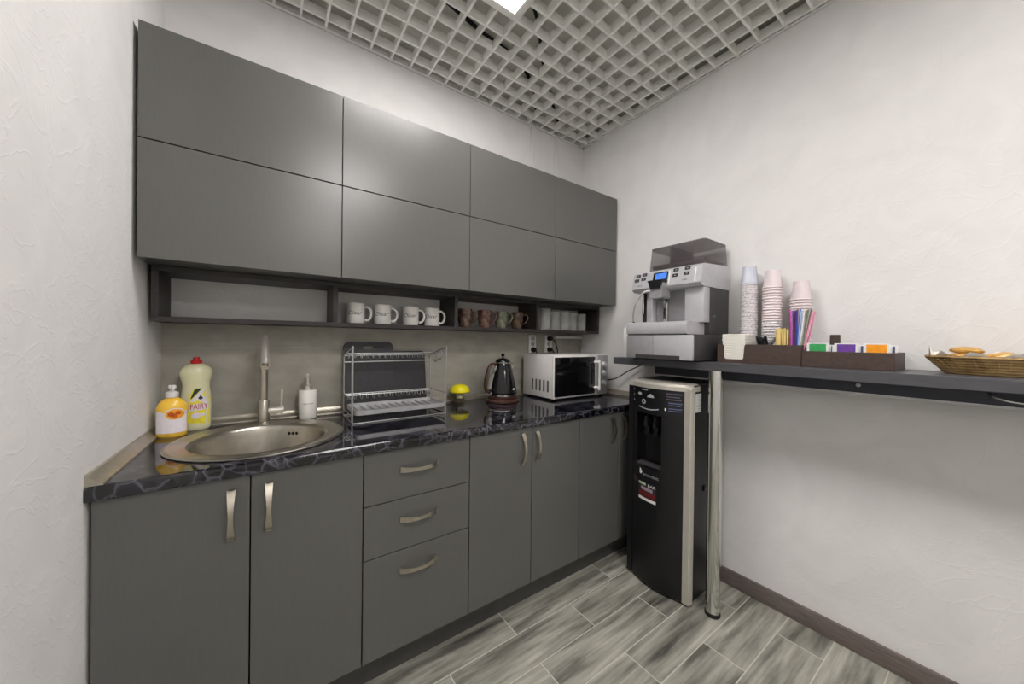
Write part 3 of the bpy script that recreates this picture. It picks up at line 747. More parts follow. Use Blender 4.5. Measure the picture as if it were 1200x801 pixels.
# ------------------------------------------------------------------ electrics on the back wall
def conduit(x, label):
    t = thing('wall_conduit', label, 'conduit', (x, 0, UT), 0, 'vertical conduits')
    obj('channel', box(new(), -0.017, 0.017, -0.011, 0, 0.0, ZC - UT + 0.03, 0.002), WALL, t)
conduit(1.822, 'left of two white vertical cable conduits above the wall cabinets')
conduit(2.034, 'right of two white vertical cable conduits above the wall cabinets')
tag(obj('cable_trunking', box(new(), 2.03, RX - 0.002, -0.030, -0.0085, 1.250, 1.268, 0.002), WHITEP), 'white horizontal cable trunking under the shelf near the corner', 'trunking')
def outlet(x, label, plugs):
    t = thing('power_outlet', label, 'outlet', (x, -0.008, 1.150), 0, 'white power outlets')
    obj('plate', box(new(), -0.030, 0.030, -0.012, 0, 0, 0.120, 0.004), WHITEP, t)
    for k in range(3):
        z = 0.022 + 0.038 * k
        bm = new(); lathe(bm, [(0.0165, 0), (0.0165, 0.002), (0.013, 0.001), (0, 0.001)], 20)
        for v in bm.verts: v.co = Vector((v.co.x, -0.0125 - v.co.z, z + v.co.y))
        s = obj('socket', bm, mat('socket_grey', (170, 168, 164), 0.4), t)
    for k in plugs: pass
outlet(1.829, 'white vertical triple power outlet left of the pair above microwave', [0])
outlet(1.972, 'white vertical triple power outlet right of the pair, with black cables', [2])
def plug(x, z, label, pts):
    t = thing('power_plug', label, 'plug', (x, -0.0215, z), 0, 'black power plugs')
    bm = new(); lathe(bm, [(0.017, 0), (0.018, 0.004), (0.014, 0.026), (0.008, 0.034), (0, 0.035)], 18)
    for v in bm.verts: v.co = Vector((v.co.x, -v.co.z, v.co.y))
    obj('plug_body', bm, BLACKP, t)
    obj('cord', tube(new(), catmull(pts, 5), 0.0042, 8), BLACKP, t)
plug(1.829, 1.172, 'black plug in the lowest socket of the left outlet', [(0, -0.033, 0), (0.005, -0.036, -0.03), (0.012, -0.012, -0.10), (0.015, -0.004, -0.20)])
plug(1.972, 1.248, 'black plug in the top socket of the right outlet', [(0, -0.033, 0), (0.010, -0.05, -0.02), (0.040, -0.045, -0.08), (0.060, -0.02, -0.14), (0.06, -0.006, -0.22)])
plug(1.972, 1.172, 'black plug in the lowest socket of the right outlet', [(0, -0.033, 0), (0.012, -0.036, -0.012), (0.035, -0.025, -0.06), (0.042, -0.008, -0.16)])

# ------------------------------------------------------------------ mugs and glasses on the open shelf
SHZ = SZ0 + 0.018
def mug_bm(r, h):
    return lathe(new(), [(0.001, 0), (r * .92, 0), (r, 0.004), (r, h - 0.001), (r - 0.0015, h), (r - 0.003, h - 0.001), (r - 0.0035, 0.006), (0.001, 0.005)], 40)
def white_mug(loc, label, rz):
    t = thing('coffee_mug', label, 'mug', loc, rz, 'white printed mugs')
    obj('cup', mug_bm(0.039, 0.096), CERAMIC, t)
    obj('handle', tube(new(), catmull([(0.036, 0, 0.078), (0.050, 0, 0.080), (0.064, 0, 0.066), (0.067, 0, 0.046), (0.060, 0, 0.026), (0.048, 0, 0.017), (0.036, 0, 0.020)], 5), 0.0055, 12), CERAMIC, t)
    def s(x, z): a = x / 0.0395 - 0.15; return (0.0394 * math.sin(a), -0.0394 * math.cos(a), z)
    obj('lettering', text_decal('Disar', 0.026, 0, 0.050, s, 0.35, 1.15), INK, t)
    return t
ML = ['white printed mug at the far left of the row of four', 'second white printed mug from the left', 'third white printed mug from the left', 'white printed mug at the far right of the row of four']
t0 = None
for i, x in enumerate((0.703, 0.824, 0.964, 1.076)):
    loc = (x, -0.100 - 0.004 * (i % 2), SHZ); rz = math.radians((-14, -16, -20, -24)[i])
    if t0 is None: t0 = white_mug(loc, ML[0], rz)
    else: dup(t0, loc, rz, ML[i])
GL = [glaze_mat('glaze_brown', (84, 62, 54), (140, 116, 100)), glaze_mat('glaze_rust', (100, 66, 54), (146, 122, 108)), glaze_mat('glaze_sage', (104, 108, 90), (152, 150, 128)), glaze_mat('glaze_umber', (76, 58, 48), (128, 104, 84))]
def glazed_mug(loc, label, rz, m):
    t = thing('glazed_mug', label, 'mug', loc, rz, 'glazed brown mugs')
    prof = [(0.001, 0), (0.026, 0), (0.028, 0.003), (0.034, 0.025), (0.041, 0.055), (0.044, 0.080), (0.043, 0.100), (0.042, 0.104), (0.040, 0.104), (0.041, 0.080), (0.030, 0.02), (0.024, 0.006), (0.001, 0.005)]
    obj('cup', lathe(new(), prof, 36), m, t)
    obj('handle', tube(new(), catmull([(0.040, 0, 0.088), (0.056, 0, 0.092), (0.068, 0, 0.078), (0.064, 0, 0.056), (0.050, 0, 0.038), (0.034, 0, 0.032)], 5), 0.0048, 10), m, t)
GM = ['dark brown glazed mug at the left of the four in the third bay', 'rusty brown glazed mug, second of the four in the third bay', 'sage green-grey glazed mug, third of the four in the third bay', 'umber glazed mug at the right of the four in the third bay']
for i, x in enumerate((1.272, 1.400, 1.515, 1.632)):
    glazed_mug((x, -0.105, SHZ), GM[i], math.radians(-30), GL[i])
def glass(loc, label, h, r):
    t = obj('drinking_glass', lathe(new(), [(0.001, 0), (r * .86, 0), (r * .9, 0.002), (r, h), (r - 0.002, h), (r * .86, 0.010), (0.001, 0.009)], 28), GLASSM)
    t.location = loc; return tag(t, label, 'glass', 'clear glasses on the shelf')
glass((1.848, -0.125, SHZ), 'clear tall glass at the left end of the glasses bay', 0.142, 0.036)
glass((1.936, -0.120, SHZ), 'clear glass second from the left in the glasses bay', 0.122, 0.036)
glass((2.018, -0.125, SHZ), 'clear glass third from the left in the glasses bay', 0.132, 0.036)
glass((2.100, -0.115, SHZ), 'clear glass fourth from the left in the glasses bay', 0.126, 0.036)
glass((2.185, -0.120, SHZ), 'clear glass second from the right in the glasses bay', 0.122, 0.036)
glass((2.222, -0.045, SHZ), 'clear glass at the right end in the back of the glasses bay', 0.115, 0.034)

# ------------------------------------------------------------------ bar shelf along the right wall
BT, BB, BFX, BY0, BY1 = 1.1435, 1.1065, 1.996, -2.75, -0.556
t = thing('bar_counter', 'long narrow slate grey bar shelf along the right wall', 'bar counter', (RX - 0.001, 0, 0))
o = -(RX - 0.001)
obj('top_board', box(new(), BFX + o, 0, BY0, BY1, BB, BT, 0.0015, 1), BAR, t)
ap = obj('apron', box(new(), 2.130 + o, 2.150 + o, BY0, -0.745, 1.055, BB - 0.0005, 0.001, 1), BARDARK, t)
obj('edge_strip', box(new(), 2.127 + o, 2.1515 + o, BY0, -0.738, 1.0515, 1.0575), SILVERP, t)
obj('end_bracket', box(new(), 2.130 + o, -0.001, -0.745, -0.735, 1.0578, BB - 0.0005), DARKGREY, t)
lk = new(); lathe(lk, [(0.007, 0), (0.007, 0.004), (0.005, 0.006), (0, 0.006)], 18)
for v in lk.verts: v.co = Vector((2.130 + o - v.co.z, -1.552 + v.co.x, 1.085 + v.co.y))
obj('lock', lk, SILVERP, ap)
obj('pull_handle', tube(new(), catmull([(2.130 + o, -1.835, 1.092), (2.108 + o, -1.845, 1.084), (2.100 + o, -1.880, 1.074), (2.100 + o, -1.93, 1.074), (2.108 + o, -1.965, 1.084), (2.130 + o, -1.975, 1.092)], 5), 0.004, 10), CHROME, ap)
px_, py_ = 2.024 + o, -1.106
lg = obj('leg', lathe(new(), [(0.0295, 0.018), (0.0295, BB - 0.012), (0.001, BB - 0.012)], 32, px_, py_), CHROME, t)
obj('foot', lathe(new(), [(0.001, 0), (0.029, 0), (0.032, 0.003), (0.032, 0.016), (0.029, 0.019), (0.001, 0.019)], 32, px_, py_), RUBBER, lg)
obj('top_flange', lathe(new(), [(0.001, BB - 0.012), (0.030, BB - 0.012), (0.030, BB - 0.0003), (0.001, BB - 0.0003)], 32, px_, py_), CHROME, lg)

# ------------------------------------------------------------------ water dispenser
DW, DD = 0.340, 0.310       # width along the wall, depth towards the wall
t = thing('water_dispenser', 'tall black floor water dispenser with silver trim under the bar', 'water dispenser', (1.965, -0.8585, 0), -PI / 2)
# local: x runs left to right seen from the front, -y is the front
hw = DW / 2; BUL = 0.034
def front(u): return -BUL * (1 - (u / (hw - 0.03)) ** 2) if abs(u) < hw - 0.03 else 0.0
obj('cabinet', box(new(), -hw, hw, 0.028, DD, 0.02, 1.030, 0.006), BLACKP, t)
bm = new(); NU, us = 28, []
i0, i1 = -hw + 0.03, hw - 0.03
us = sorted(set([i0 + (i1 - i0) * k / NU for k in range(NU + 1)] + [-0.108, 0.040]))
zs = [0.015, 0.2, 0.4, 0.55, 0.600, 0.872, 0.90, 0.95, 1.004]
V = {}
for iu, u in enumerate(us):
    for iz, z in enumerate(zs): V[iu, iz] = bm.verts.new((u, front(u), z))
def inn(u, z): return -0.108 - 1e-6 <= u <= 0.040 + 1e-6 and 0.600 - 1e-6 <= z <= 0.872 + 1e-6
for iu in range(len(us) - 1):
    for iz in range(len(zs) - 1):
        um, zm = (us[iu] + us[iu + 1]) / 2, (zs[iz] + zs[iz + 1]) / 2
        if inn(um, zm): continue
        bm.faces.new((V[iu, iz], V[iu + 1, iz], V[iu + 1, iz + 1], V[iu, iz + 1]))
# close to the cabinet: bottom, top
for iz in (0, len(zs) - 1):
    z = zs[iz]; bk = [bm.verts.new((u, 0.03, z)) for u in us]
    for iu in range(len(us) - 1): bm.faces.new((V[iu, iz], V[iu + 1, iz], bk[iu + 1], bk[iu]))
obj('front_panel', bm, BLACKP, t)
bm = new(); ND = 0.085
q0, q1 = -0.108, 0.040
za, zb = 0.600, 0.872
nu = [q0 + (q1 - q0) * k / 10 for k in range(11)]
for z in (za, zb):
    a_ = [bm.verts.new((u, front(u), z)) for u in nu]; b_ = [bm.verts.new((u, ND, z)) for u in nu]
    for k in range(10): bm.faces.new((a_[k], a_[k + 1], b_[k + 1], b_[k]))
for u in (q0, q1):
    bm.faces.new([bm.verts.new(p) for p in ((u, front(u), za), (u, front(u), zb), (u, ND, zb), (u, ND, za))])
bm.faces.new([bm.verts.new(p) for p in ((q0, 0.0279, za), (q1, 0.0279, za), (q1, 0.0279, zb), (q0, 0.0279, zb))])
nch = obj('dispensing_niche', bm, BLACKGLOSS, t)
for x in (-0.065, -0.015):
    bm = new(); tube(bm, [(x, 0.020, 0.845), (x, 0.005, 0.845), (x, -0.002, 0.820), (x, -0.002, 0.800)], 0.008, 10); box(bm, x - 0.010, x + 0.010, 0.004, 0.010, 0.755, 0.80, 0.002, 1)
    obj('tap', bm, BLACKP, nch)
obj('drip_tray', box(new(), q0 + 0.004, q1 - 0.004, -0.020, 0.026, za + 0.001, za + 0.012, 0.002), DARKGREY, nch)
# silver frame: two side posts and a top band that slopes back
for s in (-1, 1):
    P_ = [(s * (hw - 0.032), -0.004), (s * (hw - 0.004), -0.004), (s * (hw + 0.001), 0.004), (s * (hw + 0.001), 0.030), (s * (hw - 0.032), 0.030)]
    obj('side_trim', prism(new(), P_, 'z', 0.012, 1.0025), CHAMP if s > 0 else BLACKP, t)
    obj('foot', lathe(new(), [(0.001, 0), (0.016, 0), (0.017, 0.003), (0.016, 0.021), (0.001, 0.021)], 16, s * (hw - 0.022), 0.028), RUBBER, t)
    obj('foot', lathe(new(), [(0.001, 0), (0.016, 0), (0.017, 0.003), (0.016, 0.021), (0.001, 0.021)], 16, s * (hw - 0.022), DD - 0.03), RUBBER, t)
bm = new(); nt_ = 24
rings = []
for k in range(nt_ + 1):
    u = -hw - 0.001 + (DW + 0.002) * k / nt_
    f = front(u) * 0.95 - 0.0045; e = abs(u) / hw
    drop = 0.010 * max(0, (e - 0.86) / 0.14) ** 2
    rings.append([Vector((u, f, 1.002)), Vector((u, f, 1.022 - drop)), Vector((u, f + 0.010, 1.032 - drop)), Vector((u, 0.075, 1.037 - drop)), Vector((u, 0.075, 1.002))])
obj('top_trim', loft(bm, rings), CHAMP, t)
obj('top_cap', box(new(), -hw + 0.004, hw - 0.004, 0.075, DD - 0.004, 1.0302, 1.0365, 0.002), BLACKP, t)
# printed marks on the front
def dsurf(x, z): return (x, front(x) - 0.0012, z)
def dsurf2(x, z): return (x, front(x) - 0.0020, z)
GREYP = mat('print_grey', (176, 178, 182), 0.5); BLUEP = mat('print_blue', (84, 90, 122), 0.5); REDP = mat('print_red', (104, 30, 34), 0.5); GREENP = mat('print_green', (186, 206, 170), 0.5)
obj('indicator_lights', decal([circle(-0.132, z, 0.0045) for z in (0.985, 0.958, 0.930)], dsurf), GREYP, t)
obj('printed_icons', decal([circle(-0.088, 0.968, 0.014, 0.007), [(-0.040, 0.955), (0.002, 0.955), (-0.004, 0.967), (-0.018, 0.974), (-0.032, 0.967)], rect(-0.075, -0.035, 0.989, 0.993)], dsurf), GREYP, t)
bm = decal([circle(-0.060, 0.930, 0.013)], dsurf); bt = obj('dial_mark', bm, GREYP, t)
obj('dial_mark', decal([circle(-0.060, 0.930, 0.005)], dsurf2), INK, bt)
n = 10
obj('printed_arc', decal([[(-0.092 + 0.118 * i / n, 0.905 - 0.008 * math.sin(PI * i / n)) for i in range(n + 1)] + [(0.026 - 0.118 * i / n, 0.900 - 0.008 * math.sin(PI * i / n)) for i in range(n + 1)]], dsurf), GREYP, t)
DPUR = mat('print_dusky', (92, 84, 98), 0.5)
obj('instruction_text', decal([rect(0.060, 0.128, 0.982, 0.988), rect(0.060, 0.120, 0.968, 0.973), rect(0.060, 0.126, 0.955, 0.960)], dsurf), DPUR, t)
obj('instruction_text', decal([rect(0.072, 0.130, 0.938, 0.944), rect(0.072, 0.124, 0.928, 0.932), rect(0.072, 0.128, 0.912, 0.917), rect(0.072, 0.126, 0.902, 0.906)], dsurf), BLUEP, t)
obj('indicator_lights', decal([rect(0.055, 0.062, 0.902, 0.914)], dsurf), WHITEP, t)
bm = text_decal('ecotronic', 0.024, -0.014, 0.562, dsurf, 0.15, 0.95)
obj('lettering', bm, GREYP, t)
obj('emblem', decal([[(-0.082, 0.560), (-0.072, 0.556), (-0.064, 0.568), (-0.072, 0.582), (-0.080, 0.588), (-0.076, 0.572)]], dsurf), WHITEP, t)
st = obj('sticker', decal([rect(-0.088, 0.020, 0.428, 0.522)], dsurf), INK, t)
obj('sticker_print', decal([rect(-0.086, -0.040, 0.507, 0.519)], dsurf2), GREENP, st)
obj('sticker_print', decal([rect(-0.070, 0.000, 0.482, 0.498)], dsurf2), mat('print_mauve', (160, 140, 150), 0.5), st)
obj('sticker_print', decal([rect(-0.084, 0.014, 0.450, 0.476)], dsurf2), REDP, st)
obj('sticker_print', decal([rect(-0.086, 0.018, 0.431, 0.445)], dsurf2), WHITEP, st)
bm = text_decal('BAR', 0.020, -0.006, 0.510, dsurf2, 0, 1.2); obj('lettering', bm, WHITEP, st)
obj('sticker', decal([[(-0.128, 0.520), (-0.108, 0.500), (-0.100, 0.515), (-0.120, 0.540)]], dsurf), mat('print_dim', (92, 70, 74), 0.5), t)
# specification plate on the right side
sp = obj('spec_plate', box(new(), hw - 0.0005, hw + 0.0012, 0.035, 0.085, 0.905, 0.992), WHITEP, t)
bm = new()
for i in range(9):
    for k in range(4): box(bm, hw + 0.001, hw + 0.0018, 0.038 + k * 0.0115, 0.046 + k * 0.0115, 0.910 + i * 0.009, 0.9145 + i * 0.009)
obj('spec_text', bm, GREYP, sp)
obj('side_catch', box(new(), hw - 0.001, hw + 0.008, 0.115, 0.135, 0.52, 0.545, 0.002), BLACKP, t)

# ------------------------------------------------------------------ coffee machine
t = thing('coffee_machine', 'silver and black coffee machine with smoked bean hopper on the bar', 'coffee machine', (1.935, -0.866, BT), -PI / 2)
a, b = -0.176, 0.178
# base unit with drawer fronts
obj('base_unit', box(new(), a, b, 0.010, 0.350, 0.004, 0.128, 0.004), DARKGREY, t)
f1 = obj('base_drawer', box(new(), a, -0.022, 0.0, 0.016, 0.006, 0.124, 0.004), SILVERD, t)
f2 = obj('base_drawer', box(new(), -0.021, b, 0.0, 0.016, 0.006, 0.124, 0.004), SILVERP, t)
obj('grip_recess', box(new(), -0.120, 0.118, -0.0015, 0.004, 0.006, 0.026, 0.001, 1), DARKGREY, t)
# drip tray
P_ = [(-0.004, 0.132), (0.002, 0.128), (0.190, 0.128), (0.190, 0.184), (0.010, 0.190), (-0.002, 0.186), (-0.008, 0.172), (-0.008, 0.145)]
obj('drip_tray', prism(new(), P_, 'x', a + 0.003, b - 0.025), SILVERP, t)
# body
obj('body', box(new(), a + 0.006, b, 0.155, 0.352, 0.128, 0.358, 0.004), DARKGREY, t)
def col(x0, x1, y0, m, name='front_column'):
    obj(name, box(new(), x0, x1, y0, 0.158, 0.186, 0.356, 0.003), m, t)
col(a + 0.006, -0.135, 0.128, DARKGREY); col(-0.133, -0.098, 0.112, SILVERP); col(0.085, 0.176, 0.100, SILVERP); col(-0.096, 0.083, 0.150, SILVERD, 'back_plate'); col(-0.050, -0.026, 0.135, CHROME, 'steam_pipe')
obj('hot_water_wand', tube(new(), [(-0.152, 0.110, 0.345), (-0.152, 0.110, 0.27), (-0.152, 0.108, 0.24)], 0.006, 10), CHROME, t)
# head: sloped top, control fascia
P_ = [(0.085, 0.356), (0.070, 0.362), (0.062, 0.372), (0.078, 0.452), (0.090, 0.462), (0.352, 0.478), (0.356, 0.470), (0.356, 0.356)]
hd = obj('head', prism(new(), P_, 'x', a - 0.014, b + 0.002), SILVERP, t)
def fas(x, z, e=0.0012): return (x, 0.062 + (z - 0.372) / 0.080 * 0.016 - e, z)
obj('display', decal([[(u, v) for u, v in rrect(-0.070, 0.012, 0.405, 0.448, 0.004, 2)]], lambda x, z: fas(x, z, 0.0010)), BLACKGLOSS, hd)
obj('display_screen', decal([rect(-0.058, 0.006, 0.411, 0.442)], lambda x, z: fas(x, z, 0.0020)), BLUELCD, hd)
for (x, z) in ((-0.160, 0.444), (-0.122, 0.447), (-0.166, 0.420), (-0.126, 0.424), (0.052, 0.447), (0.110, 0.447), (0.050, 0.420), (0.108, 0.422)):
    obj('button', decal([[(u, v) for u, v in rrect(x - 0.014, x + 0.014, z - 0.0085, z + 0.0085, 0.003, 2)]], lambda x, z: fas(x, z, 0.0012)), INK, hd)
    obj('button_mark', decal([rect(x - 0.004, x + 0.004, z - 0.0015, z + 0.0015)], lambda x, z: fas(x, z, 0.0020)), GREYP, hd)
obj('fascia_trim', tube(new(), [fas(0.020, 0.378, .001), fas(0.020, 0.446, .001)], 0.003, 8), WHITEP, hd)
obj('fascia_trim', tube(new(), [fas(0.150, 0.378, .001), fas(0.150, 0.446, .001)], 0.003, 8), WHITEP, hd)
obj('lettering', text_decal('saeco', 0.012, -0.145, 0.390, fas, 0, 1.1), INK, hd)
obj('lettering', text_decal('aulika', 0.010, 0.100, 0.392, fas, 0.2, 1.1), INK, hd)
# coffee outlet
sp = obj('coffee_spout', prism(new(), [(-0.064, 0.318), (-0.058, 0.312), (0.002, 0.312), (0.008, 0.318), (0.008, 0.402), (-0.064, 0.402)], 'y', 0.030, 0.100), SILVERD, t)
obj('spout_cover', prism(new(), [(-0.052, 0.358), (-0.004, 0.358), (0.014, 0.402), (-0.070, 0.402)], 'y', 0.020, 0.066), BLACKP, sp)
# hopper
bm = new()
zb_, zt_ = 0.474, 0.586
lo = rrect(a + 0.048, b - 0.004, 0.118, 0.350, 0.012, 4); up_ = rrect(a + 0.058, b - 0.012, 0.124, 0.344, 0.012, 4)
loft(bm, [[Vector((u, v, zb_ - (0.010 if v < .2 else 0))) for u, v in lo], [Vector((u, v, zt_)) for u, v in up_]], True)
hp = obj('bean_hopper', bm, SMOKE, t)
obj('beans', box(new(), a + 0.062, b - 0.016, 0.130, 0.340, 0.479, 0.500, 0.006), BEAN, hp)
obj('hopper_divider', box(new(), -0.012, -0.004, 0.127, 0.342, 0.480, zt_ - 0.004), DARKGREY, hp)
obj('hopper_rim', loft(new(), [[Vector((u * 1.004, v, zt_ - 0.008)) for u, v in up_], [Vector((u * 1.004, v, zt_ + 0.003)) for u, v in up_]]), SMOKE, hp)
obj('lock_mark', decal([circle(0.0, 0.0, 0.004, n=10), circle(0.018, 0.0, 0.004, n=10)], lambda x, z: (b + 0.0008, 0.185 + x, 0.218 + z), 0), SILVERP, t)
# milk tube and carton on the left
t = thing('milk_carton', 'white and blue carton half hidden left of coffee machine', 'carton', (2.10, -0.606, BT), math.radians(4))
obj('carton', box(new(), -0.035, 0.035, -0.035, 0.035, 0, 0.165, 0.002), WHITEP, t)
obj('roof', prism(new(), [(-0.034, 0.165), (0.034, 0.165), (0.004, 0.192), (-0.004, 0.192)], 'x', -0.034, 0.034), WHITEP, t)
bm = new()
for k in range(5): box(bm, -0.0358, 0.030, -0.0358, -0.030, 0.020 + 0.026 * k, 0.034 + 0.026 * k)
obj('blue_print', bm, mat('carton_blue', (70, 84, 160), 0.4), t)
obj('straw_fitting', tube(new(), [(-0.012, -0.016, 0.178), (-0.012, -0.016, 0.204)], 0.007, 10), BLACKP, t)
tag(obj('milk_tube', tube(new(), catmull([(1.968, -0.806, BT + 0.352), (1.962, -0.770, BT + 0.345), (2.0, -0.700, BT + 0.300), (2.06, -0.640, BT + 0.245), (2.084, -0.624, BT + 0.215), (2.088, -0.622, BT + 0.203)], 6), 0.004, 8), WHITEP), 'thin white milk tube curving from coffee machine spout to carton', 'tube')

# ------------------------------------------------------------------ organizers on the bar
OX0, OX1 = 2.085, 2.297
t = thing('napkin_organizer', 'brown box organizer holding napkins, stirrers and straws', 'organizer', (OX0, -1.083, BT), -PI / 2)
W_, D_, H_ = 0.312, OX1 - OX0, 0.084
P_ = [(0, 0), (W_, 0), (W_, H_), (0.118, H_), (0.112, H_ - 0.006), (0.108, 0.022), (0.102, 0.017), (0.036, 0.017), (0.030, 0.022), (0.027, H_ - 0.006), (0.021, H_), (0, H_)]
obj('front_panel', prism(new(), P_, 'y', 0, 0.007), BROWNBOX, t)
obj('back_panel', box(new(), 0, W_, D_ - 0.007, D_, 0, H_), BROWNBOX, t)
obj('side_panel', box(new(), 0, 0.007, 0.007, D_ - 0.007, 0, H_), BROWNBOX, t)
obj('side_panel', box(new(), W_ - 0.007, W_, 0.007, D_ - 0.007, 0, H_), BROWNBOX, t)
obj('floor_panel', box(new(), 0.007, W_ - 0.007, 0.007, D_ - 0.007, 0, 0.006), BROWNBOX, t)
for x in (0.128, 0.208, 0.262): obj('divider', box(new(), x - 0.003, x + 0.003, 0.007, 0.110, 0.006, H_ - 0.004), BROWNBOX, t)
obj('divider', box(new(), 0.007, W_ - 0.007, 0.110, 0.116, 0.006, H_ - 0.004), BROWNBOX, t)
t = thing('tea_organizer', 'low brown open box with coloured tea sachets at right on bar', 'organizer', (OX0, -1.397, BT), -PI / 2)
W2_, H2_ = 0.250, 0.062
obj('front_panel', box(new(), 0, W2_, 0, 0.007, 0, H2_, 0.001, 1), BROWNBOX, t)
obj('back_panel', box(new(), 0, W2_, D_ - 0.007, D_, 0, H2_), BROWNBOX, t)
obj('side_panel', box(new(), 0, 0.007, 0.007, D_ - 0.007, 0, H2_), BROWNBOX, t)
obj('side_panel', box(new(), W2_ - 0.007, W2_, 0.007, D_ - 0.007, 0, H2_), BROWNBOX, t)
obj('floor_panel', box(new(), 0.007, W2_ - 0.007, 0.007, D_ - 0.007, 0, 0.006), BROWNBOX, t)
for x in (0.084, 0.164): obj('divider', box(new(), x - 0.003, x + 0.003, 0.007, D_ - 0.007, 0.006, H2_ - 0.004), BROWNBOX, t)
obj('divider', box(new(), 0.007, W2_ - 0.007, 0.100, 0.106, 0.006, H2_ - 0.004), BROWNBOX, t)
obj('back_post', box(new(), 0.050, 0.082, 0.150, 0.158, H2_ - 0.056, 0.128, 0.002, 1), BROWNBOX, t)

# napkins (local frame of the organizer: world = OX0 + y, -1.083 - x)
def W(x, y, z): return (OX0 + y, -1.083 - x, BT + z)
nz = 0.0065
NAP = new(); box(NAP, -0.056, 0.056, -0.0475, 0.0475, 0, 0.0075, 0.0028, 2)
nap0 = None
for k in range(16):
    if nap0 is None:
        nap0 = obj('paper_napkin', NAP, PAPER); tag(nap0, 'folded white paper napkin in the stack of the brown organizer', 'napkin', 'stacked paper napkins'); n_ = nap0
    else:
        n_ = nap0.copy(); C.objects.link(n_)
    n_.location = W(0.0665 + random.uniform(-.002, .002), 0.0585, nz + 0.0077 * k); n_.rotation_euler = (0, 0, random.uniform(-.03, .03))
n_['label'] = 'topmost folded white napkin of the stack in the brown organizer'; del n_['group']
# black sugar sticks
for k in range(9):
    s = obj('sugar_sachet', box(new(), -0.006, 0.006, -0.0035, 0.0035, -0.045, 0.045, 0.002), BLACKP)
    s.location = W(0.168 + random.uniform(-.026, .026), 0.058 + random.uniform(-.03, .03), 0.078 + random.uniform(-.004, .006)); s.rotation_euler = (random.uniform(-.7, .7), random.uniform(-.7, .7), random.uniform(0, 3))
    tag(s, 'dark wrapped sugar stick in the pile between napkins and wooden stirrers', 'sugar sachet', 'dark sugar sticks')
# wooden stirrers
s0 = None
for k in range(22):
    if s0 is None:
        s0 = obj('wooden_stirrer', box(new(), -0.0030, 0.0030, -0.0007, 0.0007, 0, 0.145, 0.0005, 1), WOODST); tag(s0, 'pale wooden stirrer standing in the bunch left of coloured straws', 'stirrer', 'wooden stirrers'); s = s0
    else: s = s0.copy(); C.objects.link(s)
    i, j = k % 11, k // 11
    s.location = W(0.214 + 0.0042 * i, 0.035 + 0.03 * j + random.uniform(-.006, .006), 0.0065)
    s.rotation_euler = (random.uniform(-.05, .05), random.uniform(-.05, .05), PI / 2 + random.uniform(-.5, .5)); s.scale = (1, 1, random.uniform(0.96, 1.03))
# drinking straws
SCOL = [('purple', (120, 60, 150)), ('magenta', (200, 90, 180)), ('violet', (96, 56, 140)), ('brown', (120, 74, 64)), ('tan', (160, 110, 80)), ('navy blue', (60, 64, 150)), ('blue', (90, 130, 210)), ('pale blue', (160, 186, 220)), ('white', (226, 226, 228)), ('silver grey', (150, 156, 150)), ('olive grey', (120, 122, 104)), ('pink', (232, 150, 180))]
for k, (cn, cc) in enumerate(SCOL):
    for j in range(2):
        x = 0.268 + 0.0034 * k; lean = (k - 5.5) * 0.011
        m = mat('straw_' + cn.replace(' ', '_'), cc, 0.3, 0, 0.05, 40)
        bx, by = 0.2725 + 0.0026 * k, 0.030 + 0.035 * j + random.uniform(-.006, .006)
        tx = 0.262 + 0.0062 * k + random.uniform(-.004, .004)
        p0, p1 = W(bx, by, 0.0105), W(tx, by + random.uniform(-.01, .02), 0.225 + random.uniform(-.008, .006))
        s = obj('drinking_straw', tube(new(), [(0, 0, 0), tuple(Vector(p1) - Vector(p0))], 0.0033, 8), m); s.location = p0
        tag(s, '%s drinking straw in the %s row of the bunch in organizer' % (cn, ('front', 'rear')[j]), 'straw', 'coloured drinking straws')
# tea sachets
def sachet(x, y, h, m, mb, label, wd=0.064):
    t = thing('tea_sachet', label, 'tea sachet', (OX0 + y, -1.397 - x, BT + 0.007), -PI / 2 , 'tea sachets')
    obj('envelope', box(new(), -wd / 2, wd / 2, -0.0015, 0.0015, 0, h, 0.001, 1), mb, t)
    obj('printed_front', box(new(), -wd / 2 + 0.008, wd / 2 - 0.006, -0.0022, -0.0012, 0.01, h - 0.003), m, t)
GT = mat('tea_green', (60, 160, 92), 0.4, 0, 0.12, 80); PT = mat('tea_purple', (104, 62, 150), 0.4, 0, 0.12, 80); OT = mat('tea_orange', (246, 156, 30), 0.4, 0, 0.08, 80); NT = mat('tea_navy', (80, 84, 118), 0.4, 0, 0.12, 80)
WT = mat('tea_paper', (226, 228, 226), 0.6, 0, 0.03, 50)
for cn, x, m in (('green', 0.045, GT), ('purple', 0.126, PT), ('orange', 0.204, OT)):
    for k, pos in enumerate(('front', 'second', 'third')):
        sachet(x + (0.0015 * k), 0.012 + 0.012 * k, 0.086 - 0.003 * k, m, WT, '%s tea sachet standing %s in the low brown box' % (cn, pos))
for cn, x, y, m in (('navy', 0.092, 0.075, NT), ('navy', 0.160, 0.075, NT), ('navy', 0.217, 0.085, NT)):
    sachet(x if x != 0.092 else 0.052, y, 0.080, m, WT, 'dark blue tea sachet behind the %s sachets in the low brown box' % {0.092: 'green', 0.160: 'purple', 0.217: 'orange'}[x] , 0.058)

